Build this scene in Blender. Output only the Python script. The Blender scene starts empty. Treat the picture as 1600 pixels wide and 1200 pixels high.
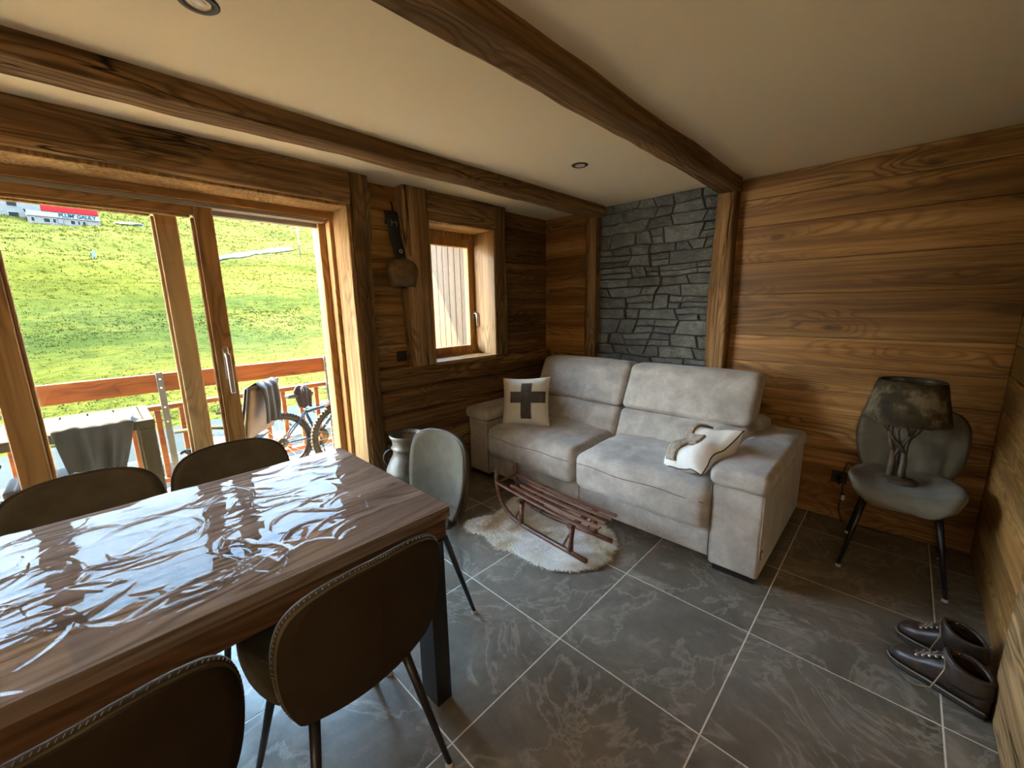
import bpy, bmesh, math, random
from mathutils import Vector, Matrix, noise, Euler
random.seed(7)
S = bpy.context.scene
C = S.collection
PI = math.pi

# ------------------------------------------------------------------ camera
cam_d = bpy.data.cameras.new('camera'); cam = bpy.data.objects.new('camera', cam_d); C.objects.link(cam)
cam_d.sensor_fit = 'HORIZONTAL'; cam_d.sensor_width = 36; cam_d.lens = 14.175
cam_d.clip_start = 0.02; cam_d.clip_end = 2000
_r = ((0.71961542, 0.69413431, -0.01819922), (-0.12005544, 0.15019194, 0.98134045), (0.68391545, -0.7040028, 0.19141504))
_m = Matrix(_r).transposed().to_4x4(); _m.translation = (0.9387, -1.2412, 1.4581)
cam.matrix_world = _m
S.camera = cam

# ------------------------------------------------------------------ light
S.view_settings.view_transform = 'Standard'; S.view_settings.look = 'None'
S.view_settings.exposure = 1.95; S.view_settings.gamma = 1.0
S.view_settings.use_curve_mapping = False
W = bpy.data.worlds.new('sky'); S.world = W; W.use_nodes = True
wn = W.node_tree; wn.nodes.clear()
wo = wn.nodes.new('ShaderNodeOutputWorld'); bg = wn.nodes.new('ShaderNodeBackground')
tc = wn.nodes.new('ShaderNodeTexCoord'); sp = wn.nodes.new('ShaderNodeSeparateXYZ'); cr = wn.nodes.new('ShaderNodeValToRGB')
cr.color_ramp.elements[0].position = 0.0; cr.color_ramp.elements[0].color = (0.97, 0.95, 0.90, 1)
cr.color_ramp.elements[1].position = 0.5; cr.color_ramp.elements[1].color = (0.34, 0.63, 1.0, 1)
wn.links.new(tc.outputs['Generated'], sp.inputs[0]); wn.links.new(sp.outputs['Z'], cr.inputs[0])
wn.links.new(cr.outputs[0], bg.inputs[0]); wn.links.new(bg.outputs[0], wo.inputs[0])
SKY = 14.0
bg.inputs[1].default_value = SKY
def sun(direction, strength, color, angle):
    l = bpy.data.lights.new('sun', 'SUN'); l.energy = strength; l.color = color; l.angle = math.radians(angle)
    o = bpy.data.objects.new('sun', l); C.objects.link(o)
    o.rotation_euler = Vector(direction).to_track_quat('-Z', 'Y').to_euler()
sun((0.42, 0.45, -0.76), 28.0, (1.0, 0.87, 0.64), 0.6)
def lamp(loc, power, size, color):
    l = bpy.data.lights.new('added_fill_light', 'AREA'); l.energy = power; l.size = size; l.color = color
    o = bpy.data.objects.new('added_fill_light', l); C.objects.link(o); o.location = loc
lamp((2.3, -3.2, 2.2), 7, 0.5, (1.0, 0.78, 0.52))  # unseen fill lights added behind the camera to lift the room's ambient level
lamp((1.4, -4.3, 2.2), 9, 0.5, (1.0, 0.80, 0.55))

# ------------------------------------------------------------------ node helpers
class NT:
    def __init__(s, name):
        s.m = bpy.data.materials.new(name); s.m.use_nodes = True
        s.t = s.m.node_tree; s.t.nodes.clear()
        s.out = s.n('ShaderNodeOutputMaterial'); s.b = s.n('ShaderNodeBsdfPrincipled')
        s.l(s.b.outputs[0], s.out.inputs[0])
    def n(s, k): return s.t.nodes.new(k)
    def l(s, a, b): s.t.links.new(a, b)
    def set(s, sock, v):
        if hasattr(v, 'links') or hasattr(v, 'is_output'): s.l(v, sock)
        else: sock.default_value = v
    def math(s, op, a, b=None, c=None, clamp=False):
        x = s.n('ShaderNodeMath'); x.operation = op; x.use_clamp = clamp
        s.set(x.inputs[0], a)
        if b is not None: s.set(x.inputs[1], b)
        if c is not None: s.set(x.inputs[2], c)
        return x.outputs[0]
    def noise(s, vec, scale, detail=2, rough=.5, dist=0, col=False):
        x = s.n('ShaderNodeTexNoise'); s.l(vec, x.inputs['Vector'])
        x.inputs['Scale'].default_value = scale; x.inputs['Detail'].default_value = detail
        x.inputs['Roughness'].default_value = rough; x.inputs['Distortion'].default_value = dist
        return x.outputs['Color' if col else 'Fac']
    def ramp(s, v, stops, interp='LINEAR'):
        x = s.n('ShaderNodeValToRGB'); s.l(v, x.inputs[0]); e = x.color_ramp.elements; x.color_ramp.interpolation = interp
        while len(e) < len(stops): e.new(0.5)
        for i, (p, c) in enumerate(stops):
            e[i].position = p; e[i].color = (c, c, c, 1) if isinstance(c, (int, float)) else (*c, 1)
        return x.outputs[0]
    def mix(s, f, a, b, mode='MIX'):
        x = s.n('ShaderNodeMix'); x.data_type = 'RGBA'; x.blend_type = mode
        s.set(x.inputs[0], f)
        for k, v in ((6, a), (7, b)):
            if isinstance(v, tuple): x.inputs[k].default_value = (*v, 1)
            else: s.l(v, x.inputs[k])
        return x.outputs[2]
    def mapping(s, vec, scale=(1, 1, 1), loc=(0, 0, 0), rot=(0, 0, 0)):
        x = s.n('ShaderNodeMapping'); s.l(vec, x.inputs[0]); x.inputs['Scale'].default_value = scale
        x.inputs['Location'].default_value = loc; x.inputs['Rotation'].default_value = rot
        return x.outputs[0]
    def vadd(s, a, b):
        x = s.n('ShaderNodeVectorMath'); x.operation = 'ADD'; s.l(a, x.inputs[0]); s.set(x.inputs[1], b); return x.outputs[0]
    def obj(s, rnd=True):
        t = s.n('ShaderNodeTexCoord')
        if not rnd: return t.outputs['Object']
        oi = s.n('ShaderNodeObjectInfo'); s.rnd = oi.outputs['Random']
        cx = s.n('ShaderNodeCombineXYZ')
        s.l(s.math('MULTIPLY', s.rnd, 37.0), cx.inputs[0]); s.l(s.math('MULTIPLY', s.rnd, 53.0), cx.inputs[1]); s.l(s.math('MULTIPLY', s.rnd, 29.0), cx.inputs[2])
        return s.vadd(t.outputs['Object'], cx.outputs[0])
    def bump(s, h, strength=.3, dist=.01, prev=None):
        x = s.n('ShaderNodeBump'); s.l(h, x.inputs['Height']); x.inputs['Strength'].default_value = strength
        x.inputs['Distance'].default_value = dist
        if prev is not None: s.l(prev, x.inputs['Normal'])
        s.l(x.outputs[0], s.b.inputs['Normal']); return x.outputs[0]
    def fin(s, color=None, rough=None, metal=0, spec=.5):
        if color is not None:
            if isinstance(color, tuple): s.b.inputs['Base Color'].default_value = (*color, 1)
            else: s.l(color, s.b.inputs['Base Color'])
        if rough is not None: s.set(s.b.inputs['Roughness'], rough)
        s.b.inputs['Metallic'].default_value = metal; s.b.inputs['Specular IOR Level'].default_value = spec
        return s.m

def wood(name, axis, dark, mid, light, knots=1.0, streak=1.0, crack=0.0, bump=.35, rough=.6, spec=.35, tone=.35, rnd=True, kscale=1.0):
    t = NT(name); v = t.obj(rnd)
    ai = 'XYZ'.index(axis)
    def sc(al, ac):
        q = [ac] * 3; q[ai] = al; return tuple(q)
    # knots : stretched voronoi cells, only some of them
    kv = t.mapping(v, sc(2.0 * kscale, 5.5 * kscale))
    wob = t.noise(v, 9, 1, col=True)
    vo = t.n('ShaderNodeTexVoronoi'); vo.inputs['Scale'].default_value = 1.0; vo.inputs['Randomness'].default_value = 1.0
    vm = t.n('ShaderNodeVectorMath'); vm.operation = 'MULTIPLY_ADD'; t.l(wob, vm.inputs[0]); vm.inputs[1].default_value = (.18, .18, .18); t.l(kv, vm.inputs[2])
    t.l(vm.outputs[0], vo.inputs['Vector'])
    sepc = t.n('ShaderNodeSeparateColor'); t.l(vo.outputs['Color'], sepc.inputs[0])
    on = t.math('GREATER_THAN', sepc.outputs[0], .42)
    kn = t.math('MULTIPLY', t.ramp(vo.outputs['Distance'], ((0.06, 1.0), (0.13, 0.0))), on)
    halo = t.math('MULTIPLY', t.ramp(vo.outputs['Distance'], ((0.0, 1.0), (0.5, 0.0))), on)
    # cathedral figure : contour lines of a stretched noise, bent round the knots
    fv = t.mapping(v, sc(.55, 4.0))
    n1 = t.noise(fv, 1.3, 2, .45)
    n1 = t.math('ADD', n1, t.math('MULTIPLY', halo, .16))
    ring = t.math('SINE', t.math('MULTIPLY', n1, 120.0))
    ring = t.math('MULTIPLY_ADD', ring, .5, .5)
    ring = t.math('POWER', ring, 2.2)
    amp = t.ramp(t.noise(t.mapping(v, sc(.6, 3.0)), 1.7, 1), ((.38, .12), (.62, 1.0)))
    ring = t.math('MULTIPLY', ring, amp)
    st = t.noise(t.mapping(v, sc(1.2, 55)), 1.0, 3, .65)
    st2 = t.noise(t.mapping(v, sc(.5, 9)), 1.0, 2, .5)
    base = t.ramp(st2, ((.30, dark), (.5, mid), (.72, light)))
    c = t.mix(t.math('MULTIPLY', ring, .72), base, tuple(x * .48 for x in dark))
    c = t.mix(t.math('MULTIPLY', t.ramp(st, ((.40, 1.0), (.56, 0.0))), .62 * streak), c, tuple(x * .5 for x in dark))
    c = t.mix(t.math('MULTIPLY', kn, .85 * knots), c, tuple(x * .33 for x in dark))
    c = t.mix(t.math('MULTIPLY', halo, .35 * knots), c, tuple(x * .7 for x in dark))
    if rnd:
        hsv = t.n('ShaderNodeHueSaturation'); t.l(c, hsv.inputs['Color'])
        t.l(t.math('MULTIPLY_ADD', t.rnd, tone * 2, 1 - tone), hsv.inputs['Value'])
        c = hsv.outputs[0]
    h = t.math('ADD', t.math('MULTIPLY', st, .6), t.math('MULTIPLY', ring, -.5))
    if crack > 0:
        cv = t.mapping(v, sc(.35, 7))
        cn = t.noise(cv, 1.5, 3, .55)
        ck = t.ramp(t.math('ABSOLUTE', t.math('SUBTRACT', cn, .5)), ((0.0, 1.0), (.012, 0.0)))
        ck = t.math('MULTIPLY', ck, t.ramp(t.noise(t.mapping(v, sc(1.0, 3)), 1.3, 1), ((.45, 0.0), (.55, 1.0))))
        c = t.mix(t.math('MULTIPLY', ck, crack), c, (.012, .008, .005))
        h = t.math('SUBTRACT', h, t.math('MULTIPLY', ck, 2.5))
    t.bump(h, bump, .004)
    return t.fin(c, rough, 0, spec)

OLD = ((.17, .088, .032), (.31, .175, .070), (.46, .28, .125))
PINE = ((.33, .16, .045), (.47, .25, .080), (.60, .36, .14))
WALL = ((0.22800, 0.10260, 0.02508), (0.41800, 0.20900, 0.05700), (0.57760, 0.34200, 0.11780))
M = {}
for ax in 'XYZ':
    M['old' + ax] = wood('aged_timber_' + ax, ax, *OLD, crack=1.0, bump=1.0, rough=.8, spec=.2, tone=.22)
    M['pine' + ax] = wood('oiled_pine_' + ax, ax, *PINE, knots=.7, streak=.5, bump=.15, rough=.45, tone=.08)
    M['wall' + ax] = wood('wall_boards_' + ax, ax, *WALL, bump=.45, rough=.5, tone=.20, kscale=1.0, streak=.8)
M['wallD'] = wood('rough_boards_dark', 'Y', (.16, .080, .027), (.26, .135, .048), (.38, .205, .08), bump=.8, rough=.75, spec=.2, tone=.35, crack=.6)
M['rough'] = wood('rough_sawn_lining', 'Z', (.33, .17, .05), (.45, .25, .08), (.54, .33, .115), knots=.3, bump=1.0, rough=.8, tone=.05)
M['clad'] = wood('cladding_boards', 'Z', (0.06300, 0.03360, 0.00924), (0.08400, 0.04704, 0.01386), (0.10080, 0.05880, 0.02016), knots=.15, streak=.6, bump=.1, tone=.10)
M['cladY'] = wood('soffit_boards', 'Y', (.42, .25, .10), (.56, .36, .16), (.66, .45, .22), knots=.3, streak=.6, bump=.1, tone=.06)
M['tabletop'] = wood('table_wood', 'Y', (.145, .092, .062), (.195, .13, .092), (.25, .175, .128), knots=.0, streak=.45, bump=.1, rough=.8, spec=.0, tone=.0)
M['tabledark'] = wood('table_apron_wood', 'Y', (.10, .045, .018), (.17, .08, .033), (.24, .12, .055), knots=.1, bump=.15, rough=.5, tone=.0)
M['railwood'] = wood('stained_rail_wood', 'Y', (0.18734, 0.04536, 0.00887), (0.25636, 0.06902, 0.01282), (0.30566, 0.09860, 0.02465), knots=.1, streak=.4, bump=.1, rough=.45, tone=.08)
M['sled'] = wood('sled_wood', 'X', (.10, .045, .028), (.19, .085, .05), (.30, .15, .09), knots=.1, bump=.3, rough=.38, tone=.12)

def plain(name, col, rough=.5, metal=0, spec=.5, nz=0, nscale=20, bump=0, bscale=60, sheen=0):
    t = NT(name); v = t.obj(False)
    c = col
    if nz:
        n = t.noise(v, nscale, 3, .6)
        c = t.mix(t.ramp(n, ((.3, 0.0), (.7, 1.0))), tuple(x * (1 - nz) for x in col), tuple(min(1, x * (1 + nz)) for x in col))
    if bump: t.bump(t.noise(v, bscale, 3, .6), bump, .002)
    if sheen: t.b.inputs['Sheen Weight'].default_value = sheen
    return t.fin(c, rough, metal, spec)
M['ceiling'] = plain('ceiling_paint', (.84, .70, .47), .9, spec=.1)
M['plaster'] = plain('kitchen_wall_paint', (.62, .52, .38), .9, spec=.1)
M['grout'] = plain('grout', (.72, .67, .57), .9, nz=.15)
M['steel'] = plain('black_steel', (.012, .012, .014), .35)
M['black'] = plain('black_plastic', (.012, .012, .012), .45)
M['chrome'] = plain('brushed_metal', (.62, .60, .57), .3, 1.0)
M['alu'] = plain('grey_aluminium', (.42, .38, .32), .4, .6)
M['chair'] = plain('chair_fabric', (.122, .100, .062), .85, spec=.2, nz=.18, nscale=14, bump=.25, bscale=260, sheen=.12)
M['chairback_shade'] = plain('chair_fabric_shaded_back', (.036, .023, .012), .85, spec=.15, nz=.12, nscale=10, bump=.2, bscale=300)  # chair fabric darkened to carry the shade on the backs
M['stitch'] = plain('pale_thread', (.34, .27, .18), .8)
M['piping'] = plain('piping_fabric', (.055, .042, .027), .7)
M['glide'] = plain('pale_plastic', (.5, .48, .45), .4)
M['leather'] = plain('dark_brown_leather', (.040, .026, .019), .38, nz=.4, nscale=18, bump=.3, bscale=70)
M['leatherin'] = plain('boot_lining', (.035, .015, .010), .8, nz=.3)
M['sole'] = plain('rubber_sole', (.012, .011, .010), .6)
M['lace'] = plain('boot_lace', (.22, .17, .11), .8)
M['brass'] = plain('aged_bell_bronze', (.17, .105, .048), .6, .5, nz=.45, nscale=22, bump=.5, bscale=35)
M['strap'] = plain('black_leather_strap', (.020, .018, .015), .5, nz=.3)
M['can'] = plain('tinned_steel', (.13, .112, .088), .5, .6, nz=.35, nscale=9, bump=.3, bscale=25)
M['candark'] = plain('dark_iron', (.045, .040, .035), .5, .6)
M['canred'] = plain('worn_red_paint', (.45, .12, .08), .6, nz=.4, nscale=30)
M['sofadark'] = plain('sofa_seam_and_gap_shade', (.10, .09, .078), .9)
M['pillow'] = plain('cream_linen', (.56, .50, .39), .9, nz=.08, nscale=9, bump=.35, bscale=220)
M['pillowpale'] = plain('off_white_cotton', (.74, .70, .63), .9, nz=.05, bump=.2, bscale=200)
M['cross'] = plain('brown_hide', (.060, .042, .022), .7, nz=.4, nscale=22, bump=.3)
M['furgrey'] = plain('grey_brown_fur', (.30, .25, .19), .9, nz=.35, nscale=45, bump=1.0, bscale=120)
M['lampwood'] = plain('lamp_branch_wood', (.060, .040, .022), .55, nz=.5, nscale=30, bump=.6, bscale=60)
M['white'] = plain('white_plastic', (.7, .7, .68), .4)
M['outbeige'] = plain('beige_coated_aluminium', (0.05658, 0.04570, 0.02720), .8, spec=.06, nz=.05)
M['gutter'] = plain('white_gutter', (0.02560, 0.02560, 0.02432), .8, spec=.1)
M['sling'] = plain('tan_sling_fabric', (0.10782, 0.07189, 0.04693), .8, nz=.08)
M['slinggrey'] = plain('grey_sling_fabric', (0.03610, 0.03187, 0.02918), .85, nz=.08)
M['greycloth'] = plain('grey_cloth', (0.03904, 0.03712, 0.03327), .95, nz=.12, nscale=8, bump=.2, bscale=90)
M['blackcloth'] = plain('charcoal_cloth', (0.01382, 0.01229, 0.01229), .9, nz=.2, nscale=12)
M['plumcloth'] = plain('plum_brown_cloth', (0.01536, 0.00768, 0.00768), .9, nz=.2, nscale=14)
M['galv'] = plain('galvanised_steel', (0.15053, 0.13701, 0.11059), .5, .3, nz=.12)
M['deck'] = plain('pale_balcony_slabs', (.58, .47, .32), .8, nz=.12, nscale=5)
M['bikeblue'] = plain('blue_bike_paint', (0.00845, 0.02765, 0.05530), .3)
M['bikered'] = plain('red_bike_paint', (0.15206, 0.01114, 0.01382), .35)
M['tyre'] = plain('muddy_tyre', (0.02688, 0.02150, 0.01560), .9, nz=.4, nscale=30)
M['gold'] = plain('cassette_metal', (0.08832, 0.06912, 0.03034), .35, .9)
M['road'] = plain('pale_gravel_road', (0.03200, 0.02880, 0.02560), 1.0, spec=0)
M['asph'] = plain('far_wall_render', (0.02534, 0.02349, 0.02074), .9)
M['asph2'] = plain('far_white_render', (0.04320, 0.04467, 0.04320), .9)
M['redroof'] = plain('red_awning', (.055, .0035, .004), .9, spec=0)
M['slateroof'] = plain('blue_grey_slate', (0.01248, 0.01344, 0.01536), .8)
M['farglass'] = plain('far_window_glass', (0.00384, 0.00448, 0.00512), .9, spec=.02)
M['teal'] = plain('teal_sign_paint', (0.00192, 0.01280, 0.01792), .9, spec=0)
M['jacket'] = plain('light_blue_jacket', (0.01382, 0.04147, 0.07181), .8)
M['skin'] = plain('skin', (.5, .3, .2), .7)
M['glassroof'] = plain('pale_green_roof_sheet', (0.00896, 0.01024, 0.00864), .8, spec=.04, nz=.25, nscale=.8)
M['roofgrey'] = plain('roof_edge_grey', (0.01536, 0.01651, 0.01536), .6)

def glass(name, tint, ior, rough, k=1.0):
    t = NT(name); t.t.nodes.remove(t.b)
    tr = t.n('ShaderNodeBsdfTransparent'); tr.inputs[0].default_value = (*tint, 1)
    gl = t.n('ShaderNodeBsdfGlossy'); gl.inputs['Roughness'].default_value = rough
    fr = t.n('ShaderNodeFresnel'); gm = t.n('ShaderNodeNewGeometry')
    t.l(t.math('MULTIPLY_ADD', gm.outputs['Backfacing'], 1 / ior - ior, ior), fr.inputs[0])
    mx = t.n('ShaderNodeMixShader'); t.l(t.math('MULTIPLY', fr.outputs[0], k, clamp=True), mx.inputs[0])
    t.l(tr.outputs[0], mx.inputs[1]); t.l(gl.outputs[0], mx.inputs[2]); t.l(mx.outputs[0], t.out.inputs[0])
    return t.m
M['glass'] = glass('window_glass', (.97, .98, .97), 1.45, 0.0)
M['vinyl'] = glass('clear_vinyl_sheet', (.96, .96, .96), 1.5, 0.010, 0.20)
M['vinylfold'] = glass('clear_vinyl_fold', (.90, .90, .90), 1.6, 0.05, 1.3)

def sofa_mat():
    t = NT('sofa_microfibre'); v = t.obj(False)
    n = t.noise(v, 7, 4, .6, .4); n2 = t.noise(v, 45, 2, .6)
    c = t.ramp(n, ((.32, (.31, .28, .24)), (.50, (.41, .375, .325)), (.68, (.52, .48, .42))))
    c = t.mix(t.math('MULTIPLY', t.ramp(n2, ((.4, 0.0), (.6, 1.0))), .25), c, (.31, .28, .24))
    t.b.inputs['Sheen Weight'].default_value = .3
    t.bump(t.math('ADD', t.noise(v, 220, 2), t.math('MULTIPLY', n2, .8)), .22, .002)
    return t.fin(c, .85, 0, .25)
M['sofa'] = sofa_mat()
def tile_mat():
    t = NT('slate_tile'); v = t.obj(True)
    wv = t.vadd(v, (0, 0, 0))
    n = t.noise(wv, 3.2, 6, .62, .9); n2 = t.noise(wv, 26, 4, .7)
    vein = t.ramp(t.math('ABSOLUTE', t.math('SUBTRACT', t.noise(wv, 2.3, 5, .6, 1.6), .5)), ((0.0, 1.0), (.03, 0.0)))
    c = t.ramp(n, ((.30, (.105, .090, .066)), (.48, (.165, .141, .106)), (.62, (.22, .188, .143)), (.78, (.36, .315, .245))))
    c = t.mix(t.math('MULTIPLY', vein, .5), c, (.42, .38, .31))
    c = t.mix(t.math('MULTIPLY', t.ramp(n2, ((.35, 1.0), (.6, 0.0))), .35), c, (.10, .088, .068))
    t.bump(t.math('ADD', n2, t.math('MULTIPLY', n, 1.5)), .3, .004)
    return t.fin(c, t.ramp(n2, ((.3, .28), (.7, .44))), 0, .5)
M['tile'] = tile_mat()
def stone_mat():
    t = NT('split_slate_stone'); v = t.obj(True)
    n = t.noise(v, 9, 5, .65, .5); n2 = t.noise(t.mapping(v, (1, 1, 3)), 34, 4, .7)
    c = t.ramp(n, ((.3, (.085, .088, .078)), (.5, (.14, .142, .126)), (.7, (.205, .203, .18))))
    c = t.mix(t.math('MULTIPLY', t.ramp(n2, ((.4, 1.0), (.6, 0.0))), .5), c, (.05, .054, .052))
    hsv = t.n('ShaderNodeHueSaturation'); t.l(c, hsv.inputs['Color']); t.l(t.math('MULTIPLY_ADD', t.rnd, .5, .75), hsv.inputs['Value'])
    t.bump(t.math('ADD', n, n2), .9, .008)
    return t.fin(hsv.outputs[0], .75, 0, .3)
M['stone'] = stone_mat()
M['stonejoint'] = plain('dark_joint', (.04, .04, .036), .95)
def wool_mat():
    t = NT('sheep_wool'); v = t.obj(False)
    n = t.noise(v, 5, 3, .6)
    c = t.ramp(n, ((.34, (.60, .47, .28)), (.46, (.82, .76, .62)), (.56, (.90, .88, .82))))
    return t.fin(c, .9, 0, .1)
M['wool'] = wool_mat()
def hide_mat():
    t = NT('cow_hide_shade'); v = t.obj(False)
    n = t.noise(v, 7, 3, .6)
    c = t.ramp(n, ((.42, (.055, .042, .025)), (.52, (.085, .065, .035)), (.62, (.23, .19, .12))))
    t.bump(t.noise(t.mapping(v, (1, 1, .2)), 90, 3, .7), 1.0, .006)
    return t.fin(c, .85, 0, .2)
M['hide'] = hide_mat()
def grass_mat():
    t = NT('meadow_grass'); v = t.obj(False)
    big = t.noise(t.mapping(v, (.035, .05, .03)), 1, 4, .6, .4)
    med = t.noise(t.mapping(v, (.35, .18, .2)), 1, 5, .7, .5)
    fine = t.noise(t.mapping(v, (1.6, 1.0, 1.2)), 1, 4, .75)
    c = t.ramp(big, ((.36, (0.01600, 0.01728, 0.00384)), (.46, (0.02752, 0.02560, 0.00416)), (.56, (0.03648, 0.03264, 0.00640)), (.70, (0.04224, 0.03584, 0.01024))))
    c = t.mix(t.math('MULTIPLY', t.ramp(med, ((.36, 1.0), (.52, 0.0))), .40), c, (0.01216, 0.01408, 0.00256))
    c = t.mix(t.math('MULTIPLY', t.ramp(fine, ((.38, 1.0), (.55, 0.0))), .55), c, (0.00832, 0.01024, 0.00192))
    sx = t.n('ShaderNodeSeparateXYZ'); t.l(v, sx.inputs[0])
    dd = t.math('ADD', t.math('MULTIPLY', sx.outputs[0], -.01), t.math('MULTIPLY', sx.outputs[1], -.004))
    zone = t.ramp(dd, ((.15, 0.0), (.20, 1.0), (.32, 1.0), (.44, 0.0)))
    zone = t.math('MULTIPLY', zone, t.ramp(t.noise(t.mapping(v, (.10, .10, .1)), 1, 4, .7), ((.36, 0.0), (.56, 1.0))))
    c = t.mix(t.math('MULTIPLY', zone, .75), c, (0.00768, 0.01280, 0.00352))
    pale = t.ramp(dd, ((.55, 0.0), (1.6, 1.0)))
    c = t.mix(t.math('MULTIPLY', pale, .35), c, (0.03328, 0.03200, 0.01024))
    t.bump(t.math('ADD', med, t.math('MULTIPLY', fine, .6)), 1.0, .5)
    return t.fin(c, 1.0, 0, 0.0)
M['grass'] = grass_mat()
M['shrub'] = plain('shrub_leaves', (0.00960, 0.01408, 0.00384), .9, nz=.5, nscale=1.5, spec=0)
M['tuft'] = plain('grass_tufts', (0.03008, 0.02816, 0.00384), .9, nz=.4, nscale=.6, spec=0)

# ------------------------------------------------------------------ object helpers
def tag(o, label=None, cat=None, group=None, kind=None):
    if label: o['label'] = label
    if cat: o['category'] = cat
    if group: o['group'] = group
    if kind: o['kind'] = kind
    return o
def empty(name, label, cat, loc=(0, 0, 0), rot=0, group=None):
    o = bpy.data.objects.new(name, None); C.objects.link(o); o.location = loc
    o.rotation_euler = (0, 0, rot) if isinstance(rot, (int, float)) else rot
    o.empty_display_size = .05
    return tag(o, label, cat, group)
def sroot(name):
    o = bpy.data.objects.new(name, None); C.objects.link(o); o['kind'] = 'structure'; return o
def link(name, me, mat, parent=None, smooth=False):
    if smooth:
        for p in me.polygons: p.use_smooth = True
    if mat is not None and not me.materials: me.materials.append(M[mat] if isinstance(mat, str) else mat)
    o = bpy.data.objects.new(name, me); C.objects.link(o)
    if parent is not None: o.parent = parent
    return o
def copy_tree(o, parent=None):
    c = o.copy(); C.objects.link(c)
    if parent is not None: c.parent = parent
    for ch in [x for x in C.objects if x.parent == o]: copy_tree(ch, c)
    return c

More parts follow.
